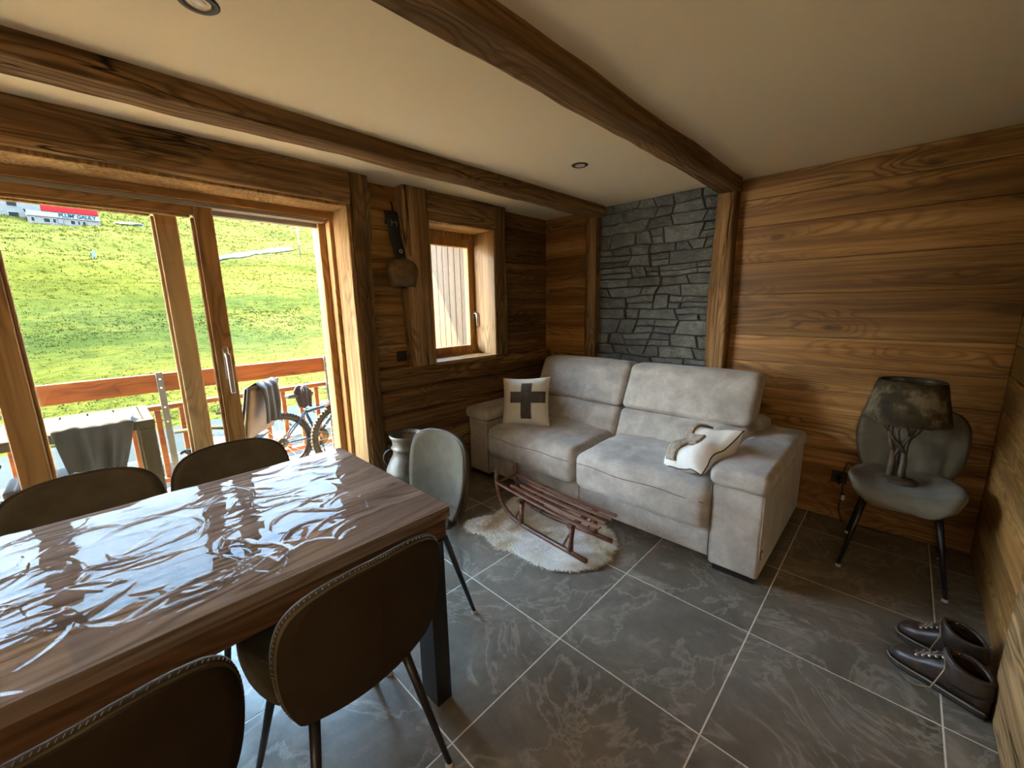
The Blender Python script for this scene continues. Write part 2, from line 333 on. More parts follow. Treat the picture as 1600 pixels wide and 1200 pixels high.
class MB:
    def __init__(s): s.v = []; s.f = []
    def add(s, vs, fs):
        k = len(s.v); s.v += [tuple(p) for p in vs]; s.f += [tuple(i + k for i in f) for f in fs]; return s
    def box(s, x0, x1, y0, y1, z0, z1, c=0.0):
        if c <= 0:
            vs = [(x, y, z) for z in (z0, z1) for y in (y0, y1) for x in (x0, x1)]
            return s.add(vs, [(0, 2, 3, 1), (4, 5, 7, 6), (0, 1, 5, 4), (2, 6, 7, 3), (0, 4, 6, 2), (1, 3, 7, 5)])
        # chamfered box
        vs = []; idx = {}
        X = (x0, x1); Y = (y0, y1); Z = (z0, z1)
        for i in (0, 1):
            for j in (0, 1):
                for k in (0, 1):
                    sx = c if i == 0 else -c; sy = c if j == 0 else -c; sz = c if k == 0 else -c
                    idx[i, j, k] = len(vs)
                    vs += [(X[i], Y[j] + sy, Z[k] + sz), (X[i] + sx, Y[j], Z[k] + sz), (X[i] + sx, Y[j] + sy, Z[k])]
        A = lambda i, j, k, n: idx[i, j, k] + n
        fs = []
        for i in (0, 1): fs.append([A(i, 0, 0, 0), A(i, 1, 0, 0), A(i, 1, 1, 0), A(i, 0, 1, 0)][::(1 if i else -1)])
        for j in (0, 1): fs.append([A(0, j, 0, 1), A(1, j, 0, 1), A(1, j, 1, 1), A(0, j, 1, 1)][::(-1 if j else 1)])
        for k in (0, 1): fs.append([A(0, 0, k, 2), A(1, 0, k, 2), A(1, 1, k, 2), A(0, 1, k, 2)][::(1 if k else -1)])
        for j in (0, 1):
            for k in (0, 1): fs.append([A(0, j, k, 1), A(1, j, k, 1), A(1, j, k, 2), A(0, j, k, 2)])
        for i in (0, 1):
            for k in (0, 1): fs.append([A(i, 0, k, 0), A(i, 1, k, 0), A(i, 1, k, 2), A(i, 0, k, 2)])
        for i in (0, 1):
            for j in (0, 1): fs.append([A(i, j, 0, 0), A(i, j, 1, 0), A(i, j, 1, 1), A(i, j, 0, 1)])
        for i in (0, 1):
            for j in (0, 1):
                for k in (0, 1): fs.append([A(i, j, k, 0), A(i, j, k, 1), A(i, j, k, 2)])
        return s.add(vs, fs)
    def rbox(s, cx, cy, cz, hx, hy, hz, r, n=8, bulge=(0, 0, 0), fn=None, rs=3):
        H = (hx, hy, hz)
        def co(h):
            a = [-h + r * (1 - math.cos(PI / 2 * i / rs)) if False else -h + r * i / rs for i in range(rs)]
            inn = [-h + r + (2 * h - 2 * r) * i / n for i in range(n + 1)]
            return a + inn + [-q for q in a[::-1]]
        cs = [co(h) for h in H]; key = {}
        def vert(p):
            k = tuple(round(q, 5) for q in p)
            if k in key: return key[k]
            q = [max(-H[i] + r, min(H[i] - r, p[i])) for i in range(3)]
            d = Vector([p[i] - q[i] for i in range(3)])
            if d.length > 1e-9: d = d.normalized() * r
            o = [q[i] + d[i] for i in range(3)]
            w = [math.cos(PI / 2 * min(1, abs(p[i]) / H[i])) ** .7 for i in range(3)]
            out = list(o)
            for i in range(3):
                j, k2 = (i + 1) % 3, (i + 2) % 3
                out[i] += bulge[i] * (o[i] / H[i]) * w[j] * w[k2]
            out = Vector((out[0] + cx, out[1] + cy, out[2] + cz))
            if fn: out = fn(out, Vector(p))
            key[k] = len(s.v); s.v.append(tuple(out)); return key[k]
        for ax in range(3):
            u, w = (ax + 1) % 3, (ax + 2) % 3
            for sg in (-1, 1):
                for i in range(len(cs[u]) - 1):
                    for j in range(len(cs[w]) - 1):
                        q = []
                        for a, b in ((i, j), (i + 1, j), (i + 1, j + 1), (i, j + 1)):
                            p = [0, 0, 0]; p[ax] = sg * H[ax]; p[u] = cs[u][a]; p[w] = cs[w][b]; q.append(vert(p))
                        if sg < 0: q = q[::-1]
                        s.f.append(tuple(q))
        return s
    def tube(s, pts, r, n=8, cap=True, flat=1.0, up=None):
        pts = [Vector(p) for p in pts]; R = r if isinstance(r, (list, tuple)) else [r] * len(pts)
        k0 = len(s.v); prev = None
        for i, p in enumerate(pts):
            d = (pts[min(i + 1, len(pts) - 1)] - pts[max(i - 1, 0)])
            d = d.normalized() if d.length > 1e-9 else Vector((0, 0, 1))
            if prev is None:
                a = Vector(up) if up else (Vector((0, 0, 1)) if abs(d.z) < .9 else Vector((1, 0, 0)))
                x = (a - d * a.dot(d)).normalized()
            else:
                x = prev - d * prev.dot(d); x = x.normalized() if x.length > 1e-6 else d.orthogonal().normalized()
            prev = x; y = d.cross(x)
            for j in range(n):
                t = 2 * PI * j / n; s.v.append(tuple(p + (x * math.cos(t) * flat + y * math.sin(t)) * R[i]))
        for i in range(len(pts) - 1):
            for j in range(n):
                a = k0 + i * n + j; b = k0 + i * n + (j + 1) % n
                s.f.append((a, b, b + n, a + n))
        if cap:
            s.f.append(tuple(k0 + j for j in range(n))[::-1]); s.f.append(tuple(k0 + (len(pts) - 1) * n + j for j in range(n)))
        return s
    def lathe(s, prof, c=(0, 0, 0), n=32, ex=1.0, ey=1.0):
        k0 = len(s.v)
        for r, z in prof:
            for j in range(n):
                t = 2 * PI * j / n; s.v.append((c[0] + r * math.cos(t) * ex, c[1] + r * math.sin(t) * ey, c[2] + z))
        for i in range(len(prof) - 1):
            for j in range(n):
                a = k0 + i * n + j; b = k0 + i * n + (j + 1) % n
                s.f.append((a, b, b + n, a + n))
        return s
    def grid(s, fn, nu, nv):
        k0 = len(s.v)
        for i in range(nu + 1):
            for j in range(nv + 1): s.v.append(tuple(fn(i / nu, j / nv)))
        for i in range(nu):
            for j in range(nv):
                a = k0 + i * (nv + 1) + j; s.f.append((a, a + nv + 1, a + nv + 2, a + 1))
        return s
    def me(s, name):
        m = bpy.data.meshes.new(name); m.from_pydata(s.v, [], s.f); m.update(); return m
    def build(s, name, mat, parent=None, smooth=False, fix=False, label=None, kind=None):
        m = s.me(name)
        if fix:
            b = bmesh.new(); b.from_mesh(m); bmesh.ops.recalc_face_normals(b, faces=b.faces); b.to_mesh(m); b.free()
        o = link(name, m, mat, parent, smooth)
        if label: o['label'] = label
        if kind: o['kind'] = kind
        return o
def solid(o, t, off=0):
    m = o.modifiers.new('thick', 'SOLIDIFY'); m.thickness = t; m.offset = off; return o
def autosm(o, deg=40):
    for p in o.data.polygons: p.use_smooth = True
    m = o.data
    b = bmesh.new(); b.from_mesh(m)
    for e in b.edges:
        if len(e.link_faces) == 2 and e.calc_face_angle(0) > math.radians(deg): e.smooth = False
    b.to_mesh(m); b.free(); return o
def N3(p, sc, seed=0): return noise.noise(Vector((p[0] * sc + seed, p[1] * sc + seed * .7, p[2] * sc - seed)))

def timber(x0, x1, y0, y1, z0, z1, axis, amp=.008, r=.014, seed=0, step=.045, flat=()):
    """hand hewn timber: wobbling cross section along its length, cheap closed mesh"""
    lo = [x0, y0, z0]; hi = [x1, y1, z1]; ai = 'XYZ'.index(axis); u, w = [i for i in range(3) if i != ai]
    L = hi[ai] - lo[ai]; n = max(2, int(L / step))
    sec = []
    cu, cw = (lo[u] + hi[u]) / 2, (lo[w] + hi[w]) / 2; hu, hw = (hi[u] - lo[u]) / 2, (hi[w] - lo[w]) / 2
    per = []
    for (sx, sy), corner in (((1, 1), 0), ((-1, 1), 1), ((-1, -1), 2), ((1, -1), 3)):
        for k in range(3):
            a = corner * PI / 2 + PI / 4 * k
            per.append((sx * (hu - r) + math.cos(a) * r, sy * (hw - r) + math.sin(a) * r))
        nx = {0: (0, hw), 1: (-hu, 0), 2: (0, -hw), 3: (hu, 0)}[corner]
        per.append(nx)
    b = MB(); m = len(per)
    for i in range(n + 1):
        t = lo[ai] + L * i / n
        for k, (pu, pw) in enumerate(per):
            a = N3((pu * 3, pw * 3, t), 1.6, seed) * amp * 2.0 + N3((pu * 9, pw * 9, t), 6, seed + 5) * amp * .7
            q = [0, 0, 0]; q[ai] = t
            q[u] = cu + pu * (1 + a / max(hu, .02)); q[w] = cw + pw * (1 + a / max(hw, .02))
            for (fa, val, sg) in flat:
                if fa != ai:
                    if sg > 0: q[fa] = min(q[fa], val)
                    else: q[fa] = max(q[fa], val)
            b.v.append(tuple(q))
    for i in range(n):
        for k in range(m):
            a = i * m + k; c = i * m + (k + 1) % m; b.f.append((a, c, c + m, a + m))
    b.f.append(tuple(range(m))[::-1]); b.f.append(tuple(n * m + k for k in range(m)))
    return b

ZC = 2.285; XL = -1.77; YB = 2.08; XR = 1.365
# ================================================================== ROOM SHELL
fl = sroot('floor')
MB().box(-2.0, 4.2, -5.2, 2.3, -.12, -.0008).build('subfloor', 'grout', fl)
tile_me = MB().box(-.298, .298, -.298, .298, -.006, .0, .0015).me('tile')
for i in range(-3, 3):
    for j in range(-5, 4):
        x0, x1 = i * .6, i * .6 + .6; y0, y1 = j * .6, j * .6 + .6
        if x1 > -1.79 and x0 < 1.36 and y1 < 2.45:
            if x0 < -1.77 or x1 > 1.38 or y1 > 2.1:
                a, b_ = max(x0, -1.79), min(x1, 1.38 if y0 > .2 else x1); c, d = y0, min(y1, 2.1)
                mb = MB().box(a + .002 - (x0 + .3), b_ - .002 - (x0 + .3), c + .002 - (y0 + .3), d - .002 - (y0 + .3), -.006, 0, .0015)
                o = mb.build('tile', 'tile', fl)
            else: o = link('tile', tile_me, 'tile', fl)
            o.location = (x0 + .3, y0 + .3, 0)
ce = sroot('ceiling')
MB().box(-2.05, 4.2, -5.2, 2.3, ZC, ZC + .15).build('ceiling_slab', 'ceiling', ce)

wl = sroot('wall_left')
b = MB()
b.box(-2.05, XL, .0, .6, -.1, ZC); b.box(-2.05, XL, 1.33, 2.3, -.1, ZC)
b.box(-2.05, XL, .6, 1.33, -.1, 1.0); b.box(-2.05, XL, .6, 1.33, 2.10, ZC)
b.box(-2.05, XL, -2.55, .0, 2.09, ZC); b.box(-2.05, XL, -5.2, -2.55, -.1, ZC)
b.build('wall_core', 'wallY', wl)
def planks(parent, mat, axis, zs, a0, a1, face, depth, horiz='X', name='plank'):
    for z1, z0 in zip(zs[:-1], zs[1:]):
        g = .0012; d = depth + random.uniform(-.0015, .0015)
        L = (a1 - a0) / 2; h = (z1 - z0) / 2 - g; c = .003
        if horiz == 'X':   # wall facing -y at y=face
            o = MB().box(-L, L, -d, 0, -h, h, c).build(name, mat, parent); o.location = ((a0 + a1) / 2, face, (z0 + z1) / 2)
        elif horiz == 'Y': # wall facing +x at x=face
            o = MB().box(0, d, -L, L, -h, h, c).build(name, mat, parent); o.location = (face, (a0 + a1) / 2, (z0 + z1) / 2)
        else:              # wall facing -x
            o = MB().box(-d, 0, -L, L, -h, h, c).build(name, mat, parent); o.location = (face, (a0 + a1) / 2, (z0 + z1) / 2)
planks(wl, 'wallY', 'Y', [2.283, 2.12, 1.99, 1.85, 1.70, 1.55, 1.40, 1.19, 1.03], .12, .42, XL, .015, 'Y')
planks(wl, 'wallD', 'Y', [2.283, 2.15, 1.98, 1.84, 1.66, 1.47, 1.30, 1.16, 1.03], 1.36, 2.06, XL, .015, 'Y')
for z0, z1, dp in ((.855, 1.018, .075), (.675, .85, .062), (.47, .67, .068), (.25, .465, .058), (.005, .245, .06)):
    o = timber(-1.785, XL + dp, .10, 2.075, z0, z1, 'Y', .012, .03, random.random() * 50, .05).build('log_board', 'wallD' if z0 > .4 else 'oldY', wl, True)
wb = sroot('wall_back')
MB().box(-2.05, 1.6, YB, 2.3, -.1, ZC).build('wall_core', 'wallX', wb)
planks(wb, 'wallX', 'X', [2.283, 2.17, 1.91, 1.70, 1.45, 1.25, 1.01, .80, .58, .36, .16, .002], -1.765, -1.19, YB, .018)
planks(wb, 'wallX', 'X', [2.283, 2.14, 1.96, 1.718, 1.50, 1.216, 1.032, .85, .66, .47, .26, .002], -.02, XR, YB, .018)
wr = sroot('wall_right')
MB().box(XR + .018, 1.6, .3, YB, -.1, ZC).box(1.6, 4.3, .3, .5, -.1, ZC).build('wall_core', 'wallX', wr)
planks(wr, 'wallY', 'Y', [2.283, 2.10, 1.93, 1.77, 1.58, 1.40, 1.21, 1.05, .87, .69, .52, .34, .17, .002], .3, YB - .02, XR + .02, .02, 'Z')
wf = sroot('wall_front')
MB().box(-2.05, 4.3, -5.2, -5.0, -.1, ZC).box(4.1, 4.3, -5.0, .3, -.1, ZC).build('kitchen_wall', 'plaster', wf)
tr = timber(1.322, 1.345, .30, .80, .0, 1.0, 'Y', .002, .004, 3, .06).build('trim_1', 'oldY'); tr['kind'] = 'structure'
# wall board casing low on the right: upright timber beside the camera
tr.location = (0, 0, 0)
bc = sroot('balcony_floor')
MB().box(-3.42, -2.05, -5.2, 1.75, -.2, -.03).build('balcony_slab', 'deck', bc)
for j in range(-8, 3):
    MB().box(-3.40, -2.74, j * .6 + .004, j * .6 + .596, -.03, -.012, .002).build('paving_slab', 'deck', bc)
    MB().box(-2.73, -2.06, j * .6 + .004, j * .6 + .596, -.03, -.012, .002).build('paving_slab', 'deck', bc)
bo = sroot('balcony_ceiling')
for k in range(14):
    o = MB().box(-.048, .048, -3.5, 3.5, 0, .02, .003).build('soffit_board', 'cladY', bo); o.location = (-2.10 - k * .1, -1.7, 2.50)
MB().box(-3.46, -2.05, -5.2, 1.8, 2.522, 2.70).build('soffit_core', 'cladY', bo)
pw = sroot('partition_wall')
MB().box(-3.42, -2.052, 1.63, 1.75, -.2, 2.5).build('partition_core', 'clad', pw)
for i in range(13):
    x1 = -2.055 - i * .104
    o = MB().box(-.050, .050, -.02, 0, -1.26, 1.26, .004).build('cladding_board', 'clad', pw); o.location = (x1 - .052, 1.63, 1.235)

# ------------------------------------------------------------------ timbers
def timber_thing(name, label, cat, args, mat, **k):
    o = timber(*args, **k).build(name, mat, None, True); tag(o, label, cat); autosm(o, 50); return o
timber_thing('ceiling_beam', 'rough dark brown ceiling beam ending above the right-hand stone post', 'beam', (-.115, .022, -4.9, 2.0, 2.205, ZC + .01, 'Y'), 'oldY', amp=.005, r=.012, seed=1.3)
timber_thing('ceiling_beam', 'thinner dark ceiling beam ending above the left-hand post of the stone panel', 'beam', (-1.19, -1.05, -4.9, 2.0, 2.200, ZC + .01, 'Y'), 'oldY', amp=.005, r=.014, seed=9.1)
timber_thing('door_lintel', 'thick cracked old beam above the sliding glass door', 'beam', (-1.80, -1.62, -4.9, -.012, 2.095, ZC + .005, 'Y'), 'oldY', amp=.006, r=.016, seed=4.2)
timber_thing('timber_post', 'wavy aged timber post right of the sliding glass door', 'post', (-1.768, -1.64, -.006, .125, .0, ZC + .002, 'Z'), 'oldZ', amp=.012, r=.014, seed=2.2)
timber_thing('timber_post', 'aged timber post between the cowbell and the small window', 'post', (-1.768, -1.645, .385, .585, 1.02, ZC + .002, 'Z'), 'oldZ', amp=.010, r=.012, seed=6.1)
timber_thing('timber_post', 'short narrow timber post right of the small window', 'post', (-1.768, -1.66, 1.262, 1.395, 1.02, ZC + .002, 'Z'), 'oldZ', amp=.006, r=.010, seed=8.7)
timber_thing('window_lintel', 'dark timber beam above the small window', 'beam', (-1.768, -1.66, .58, 1.27, 2.085, ZC + .002, 'Y'), 'oldY', amp=.006, r=.012, seed=12.7)
timber_thing('timber_post', 'narrow timber post left of the grey stone panel', 'post', (-1.215, -1.112, 1.965, 2.085, .0, 2.21, 'Z'), 'oldZ', amp=.006, r=.010, seed=15.7)
timber_thing('timber_post', 'cracked timber post right of the grey stone panel', 'post', (-.135, .0, 1.965, 2.085, .0, 2.22, 'Z'), 'oldZ', amp=.007, r=.010, seed=18.7)

# ------------------------------------------------------------------ stone panel
sp_ = empty('stone_panel', 'grey slate stone wall panel between two timber posts behind the sofa', 'stone panel', (-.62, 2.08, .6))
ox, oy, oz = -.62, 2.08, .6
MB().box(-.50, .50, -.012, .0, -.6, ZC - .6).build('backing', 'stonejoint', sp_)
rs = random.Random(21)
rows = [.62]
while rows[-1] < ZC - .03: rows.append(rows[-1] + rs.uniform(.07, .125))
rows[-1] = ZC
def rowz(k, x): return rows[k] + (0 if k in (0, len(rows) - 1) else .020 * noise.noise(Vector((x * 2.6, k * 3.1, 1))) + .008 * noise.noise(Vector((x * 9, k * 5.1, 4))))
blocked = {}
for k in range(len(rows) - 1):
    x = -1.118; prev_sl = 0
    while x < -.13:
        w = rs.uniform(.10, .32); x2 = x + w
        if -.128 - x2 < .08: x2 = -.125
        sl = rs.uniform(-.045, .045) if x2 < -.14 else 0
        if (k, round(x, 3)) in blocked: pass
        parts = [(0.0, 1.0)]
        if rows[k + 1] - rows[k] > .09 and rs.random() < .3: parts = [(0, .48), (.48, 1)]
        for pa, pb in parts:
            g = .0014
            n = 4; top = []; bot = []
            for i in range(n + 1):
                t = i / n
                xb = x + prev_sl * -.5 + (x2 + sl * -.5 - (x - prev_sl * .5)) * t
                xt = x + prev_sl * .5 + (x2 + sl * .5 - (x + prev_sl * .5)) * t
                xb = x + (x2 - x) * t + (-.5 * (prev_sl * (1 - t) + sl * t)); xt = x + (x2 - x) * t + (.5 * (prev_sl * (1 - t) + sl * t))
                lerp = lambda q, xx: rowz(k, xx) * (1 - q) + rowz(k + 1, xx) * q
                xa = xb + (xt - xb) * pa; xc = xb + (xt - xb) * pb
                bot.append((xa, lerp(pa, xa) + g)); top.append((xc, lerp(pb, xc) - g))
            out = bot + top[::-1]
            cx = sum(p[0] for p in out) / len(out); cz = sum(p[1] for p in out) / len(out)
            W_ = max(p[0] for p in out) - min(p[0] for p in out); Hh = max(p[1] for p in out) - min(p[1] for p in out)
            d = rs.uniform(.022, .048); m = MB(); q = len(out)
            sx = 1 - (2 * g + .002) / W_; sx2 = sx - .014 / W_; sz2 = 1 - .012 / Hh
            for p in out: m.v.append(((p[0] - cx) * sx, 0, p[1] - cz))
            for p in out: m.v.append(((p[0] - cx) * sx, -d + .010 + rs.uniform(-.003, .003), p[1] - cz))
            for p in out: m.v.append(((p[0] - cx) * sx2, -d + rs.uniform(-.006, .004), (p[1] - cz) * sz2))
            m.v.append((rs.uniform(-.2, .2) * W_ * .5, -d - rs.uniform(.0, .006), rs.uniform(-.2, .2) * Hh))
            for a in range(q):
                c_ = (a + 1) % q
                m.f += [(a, c_, c_ + q, a + q), (a + q, c_ + q, c_ + 2 * q, a + 2 * q), (a + 2 * q, c_ + 2 * q, 3 * q)]
            o = m.build('stone', 'stone', sp_); o.location = (cx - ox, -.010, cz - oz)
        x = x2; prev_sl = sl

# ------------------------------------------------------------------ window 1 (small)
w1 = sroot('window_1')
MB().box(-1.93, -1.665, 1.245, 1.27, 1.02, 2.10, .003).build('side_lining', 'pineZ', w1)
MB().box(-1.93, -1.665, .575, .60, 1.02, 2.10, .003).build('side_lining', 'pineZ', w1)
MB().box(-1.93, -1.665, .60, 1.245, 2.08, 2.10, .003).build('head_lining', 'pineY', w1)
MB().box(-1.93, -1.665, .60, 1.245, 1.005, 1.03, .004).build('window_sill', 'pineY', w1)
b = MB(); b.box(-2.03, -1.93, .58, .66, 1.0, 2.1, .003); b.box(-2.03, -1.93, 1.26, 1.34, 1.0, 2.1, .003)
b.box(-2.03, -1.93, .66, 1.26, 2.03, 2.1, .003); b.box(-2.03, -1.93, .66, 1.26, 1.0, 1.05, .003); b.build('window_frame', 'pineZ', w1)
sash = MB().box(-2.0, -1.94, .66, .75, 1.05, 2.03, .004).box(-2.0, -1.94, 1.185, 1.262, 1.05, 2.03, .004).box(-2.0, -1.94, .75, 1.185, 1.965, 2.03, .004).box(-2.0, -1.94, .75, 1.185, 1.05, 1.105, .004).build('window_sash', 'pineZ', w1)
MB().box(-1.974, -1.970, .745, 1.19, 1.10, 1.97).build('pane', 'glass', w1)
hd = MB().box(-1.942, -1.934, 1.213, 1.235, 1.34, 1.41, .002).tube([(-1.935, 1.224, 1.39), (-1.905, 1.224, 1.392), (-1.895, 1.226, 1.385), (-1.893, 1.228, 1.36), (-1.893, 1.228, 1.27)], [.007, .007, .008, .008, .007], 8)
hd.build('handle', 'chrome', w1, True, label='small chrome window handle')

# ------------------------------------------------------------------ sliding door
d1 = sroot('door_1')
MB().box(-1.86, -1.645, -.03, -.004, .0, 2.10, .003).build('rough_side_lining', 'rough', d1)
MB().box(-1.86, -1.645, -2.5, -.03, 2.078, 2.10, .003).build('head_lining', 'rough', d1)
b = MB(); b.box(-2.04, -1.86, -.055, .0, -.03, 2.09, .003); b.box(-2.04, -1.93, -.10, -.055, -.03, 2.04, .003); b.build('door_jamb', 'pineZ', d1)
MB().box(-2.04, -1.86, -2.55, -2.48, -.03, 2.09, .003).build('door_jamb', 'pineZ', d1)
MB().box(-2.04, -1.86, -2.48, -.055, 2.035, 2.09, .003).build('door_head', 'pineY', d1)
MB().box(-1.95, -1.875, -2.48, -.075, 2.012, 2.035, .002).build('head_track', 'alu', d1)
MB().box(-1.99, -1.955, -.68, -.10, 1.985, 2.030, .004).build('insect_screen_track', 'alu', d1)
MB().box(-2.04, -1.86, -2.48, -.055, -.03, .02, .004).build('door_sill', 'alu', d1)
def sash_(x0, x1, y0, y1, wr_, wl_):
    z0, z1 = .02, 2.03; s = sroot('tmp'); bpy.data.objects.remove(s)
    p = MB(); p.box(x0, x1, y1 - wr_, y1, z0, z1, .004)
    r = p.build('sash_stile', 'pineZ', d1)
    MB().box(x0, x1, y0, y0 + wl_, z0, z1, .004).build('sash_stile', 'pineZ', d1)
    MB().box(x0, x1, y0 + wl_, y1 - wr_, 1.968, z1, .004).build('sash_rail', 'pineY', d1)
    MB().box(x0, x1, y0 + wl_, y1 - wr_, z0, .14, .004).build('sash_rail', 'pineY', d1)
    bd = MB(); xb = (x0 + x1) / 2
    for (a, c_, e, f) in ((y0 + wl_, y0 + wl_ + .014, .14, 1.955), (y1 - wr_ - .014, y1 - wr_, .14, 1.955)):
        bd.box(x0 + .012, x1 - .012, a, c_, e, f, .003)
    bd.box(x0 + .012, x1 - .012, y0 + wl_ + .014, y1 - wr_ - .014, 1.954, 1.968, .003); bd.box(x0 + .012, x1 - .012, y0 + wl_ + .014, y1 - wr_ - .014, .14, .155, .003)
    bd.build('glazing_bead', 'pineZ', d1)
    MB().box(xb - .003, xb + .003, y0 + wl_, y1 - wr_, .14, 1.955).build('pane', 'glass', d1)
sash_(-1.935, -1.885, -1.575, -.68, .088, .10)
sash_(-2.02, -1.97, -2.45, -.83, .095, .09)
h = MB().box(-1.886, -1.876, -.735, -.705, 1.06, 1.25, .004).box(-1.876, -1.842, -.728, -.712, 1.19, 1.22, .003).build('handle_plate', 'chrome', d1)
MB().rbox(-1.835, -.720, 1.10, .009, .012, .115, .006, 2).build('door_handle', 'chrome', d1, True, label='long brushed metal pull handle')

# ------------------------------------------------------------------ spotlights
t = NT('lamp_lens'); t.fin((.7, .62, .5), .15); M['lens'] = t.m
def spot(x, y, label):
    e = empty('ceiling_spotlight', label, 'spotlight', (x, y, ZC), 0, 'recessed ceiling spotlights')
    MB().lathe([(.030, .0), (.031, -.003), (.046, -.004), (.050, -.001), (.050, .002)], n=36).build('trim_ring', 'black', e, True)
    MB().lathe([(.030, -.003), (.024, .012), (.022, .02)], n=32).build('reflector', 'chrome', e, True)
    MB().lathe([(.0245, .004), (.018, -.001), (.008, -.004), (.0003, -.004)], n=28).build('lens', 'lens', e, True)
spot(-.555, -.905, 'dark round recessed spotlight at the top edge between two beams')
spot(-.597, .965, 'small dark recessed spotlight in the ceiling in front of the stone panel')

# ------------------------------------------------------------------ sockets
def socket(x, y, z, face, label, n=1, name='wall_socket'):
    rot = {'+x': PI / 2, '-y': 0, '-x': -PI / 2}[face]
    e = empty(name, label, 'socket', (x, y, z), rot)
    MB().box(-.04, .04 + .071 * (n - 1), -.010, 0, -.04, .04, .002).build('cover_plate', 'black', e)
    for k in range(n):
        MB().lathe([(.020, 0), (.020, .004), (.023, .004), (.023, 0)], n=24).build('socket_ring', 'candark', e, True).matrix_local = Matrix.Translation((k * .071, -.010, 0)) @ Matrix.Rotation(PI / 2, 4, 'X')
    return e
socket(XL + .016, .345, 1.10, '+x', 'square black wall switch under the cowbell')
socket(-1.698, .97, .36, '+x', 'black socket low on the log boards beside the sofa arm')
sk = socket(.745, YB - .019, .30, '-y', 'black wall socket left of the chair with the lamp')
MB().lathe([(.018, 0), (.018, .03), (.008, .045)], n=16).build('plug', 'black', sk, True).matrix_local = Matrix.Translation((0, -.012, 0)) @ Matrix.Rotation(PI / 2, 4, 'X')
socket(XR - .002, .78, .275, '-x', 'black socket on the right wall beside the boots')

# ================================================================== COWBELL
cb = empty('cowbell', 'large old bronze cowbell hanging on a black buckled leather strap', 'cowbell', (-1.755, .345, 1.60))
prof = [(.088, .0), (.092, .0), (.104, .035), (.118, .08), (.122, .115), (.112, .150), (.085, .178), (.045, .192), (.0, .194)]
MB().lathe([(r * 1.0, z) for r, z in prof] , (.095, 0, 0), 40, .62, 1.0).build('bell_body', 'brass', cb, True)
MB().lathe([(.080, .004), (.098, .05), (.10, .1), (0.0, .15)], (.095, 0, 0), 32, .6, 1.0).build('bell_inside', 'candark', cb, True)
MB().tube([(.095, 0, .10), (.095, .005, .0), (.095, .005, -.012)], [.006, .008, .016], 10).build('clapper', 'candark', cb, True)
b = MB()
def strapf(u, v):
    z = .185 + u * .30; w = .043 - .010 * (1 - u) * 0 + .006 * math.sin(u * 3)
    return (.088 - .062 * u + .004 * math.sin(u * 9), (v - .5) * 2 * w - .012 * u, z)
o = MB().grid(strapf, 20, 6).build('strap', 'strap', cb, True); solid(o, .008)
o = MB().grid(lambda u, v: (.02 + .012 * math.sin(u * PI), (v - .5) * .112 - .010, .43 + .085 * u), 8, 6).build('strap_loop', 'strap', cb, True); solid(o, .010)
MB().tube([(.040, -.034, .455), (.050, -.034, .44), (.050, .012, .44), (.040, .012, .455)], .004, 8).build('buckle', 'chrome', cb, True)
for yy in (-.030, .008): MB().tube([(.048, yy, .415), (.050, yy, .44)], .004, 8).build('buckle_prong', 'chrome', cb, True)
MB().lathe([(.014, 0), (.014, .004), (.009, .006), (.009, 0)], n=20).build('eyelet', 'chrome', cb, True).matrix_local = Matrix.Translation((.084, .005, .245)) @ Matrix.Rotation(PI / 2, 4, 'Y')
MB().tube([(.002, .01, .50), (.02, .0, .545), (.012, .0, .575), (-.005, .0, .585)], .006, 8).build('hook', 'candark', cb, True)

# ================================================================== MILK CAN
mc = empty('milk_can', 'old dented metal milk churn with side handles beside the door post', 'milk can', (-1.40, .135, 0))
pr = [(.0, .002), (.140, .002), (.147, .01), (.147, .03), (.143, .04), (.146, .06), (.146, .36), (.150, .366), (.150, .376), (.146, .384), (.140, .40), (.120, .445), (.103, .475), (.098, .49), (.098, .515),
      (.104, .520), (.104, .535), (.098, .540), (.098, .575), (.104, .590), (.112, .600), (.116, .612), (.112, .622), (.106, .618), (.092, .590), (.090, .50), (.0, .46)]
MB().lathe(pr, n=48).build('can_body', 'can', mc, True)
for a in (-2.2, .95):
    ca, sa = math.cos(a), math.sin(a)
    pts = []
    for i in range(13):
        t = i / 12 * PI; rr = .105 + .055 * math.sin(t); zz = .515 - .105 * (1 - math.cos(t)) / 2 * 1.15
        off = .035 * math.sin(t * 2) * 0
        pts.append((ca * rr - sa * .04 * math.cos(t) * 0, sa * rr, zz))
    MB().tube(pts, .007, 8).build('side_handle', 'candark', mc, True)
    for k in range(5):
        an = a - .35 + .175 * k
        MB().lathe([(.006, 0), (.005, .004), (0, .005)], n=8).build('rivet', 'can', mc, True).matrix_local = Matrix.Translation((math.cos(an) * .104, math.sin(an) * .104, .527)) @ Matrix.Rotation(an, 4, 'Z') @ Matrix.Rotation(PI / 2, 4, 'Y')
o = MB().grid(lambda u, v: (math.cos(-1.25 + u * .35 + .02 * math.sin(v * 17)) * .1475, math.sin(-1.25 + u * .35 + .02 * math.sin(v * 17)) * .1475, .25 + .10 * v), 8, 6).build('red_paint_patch', 'canred', mc, True, label='worn red painted mark')
o = MB().tube([(.09 * math.cos(t), .09 * math.sin(t), .598) for t in [i / 24 * PI for i in range(25)]], .004, 6).build('lid_wire', 'candark', mc, True)

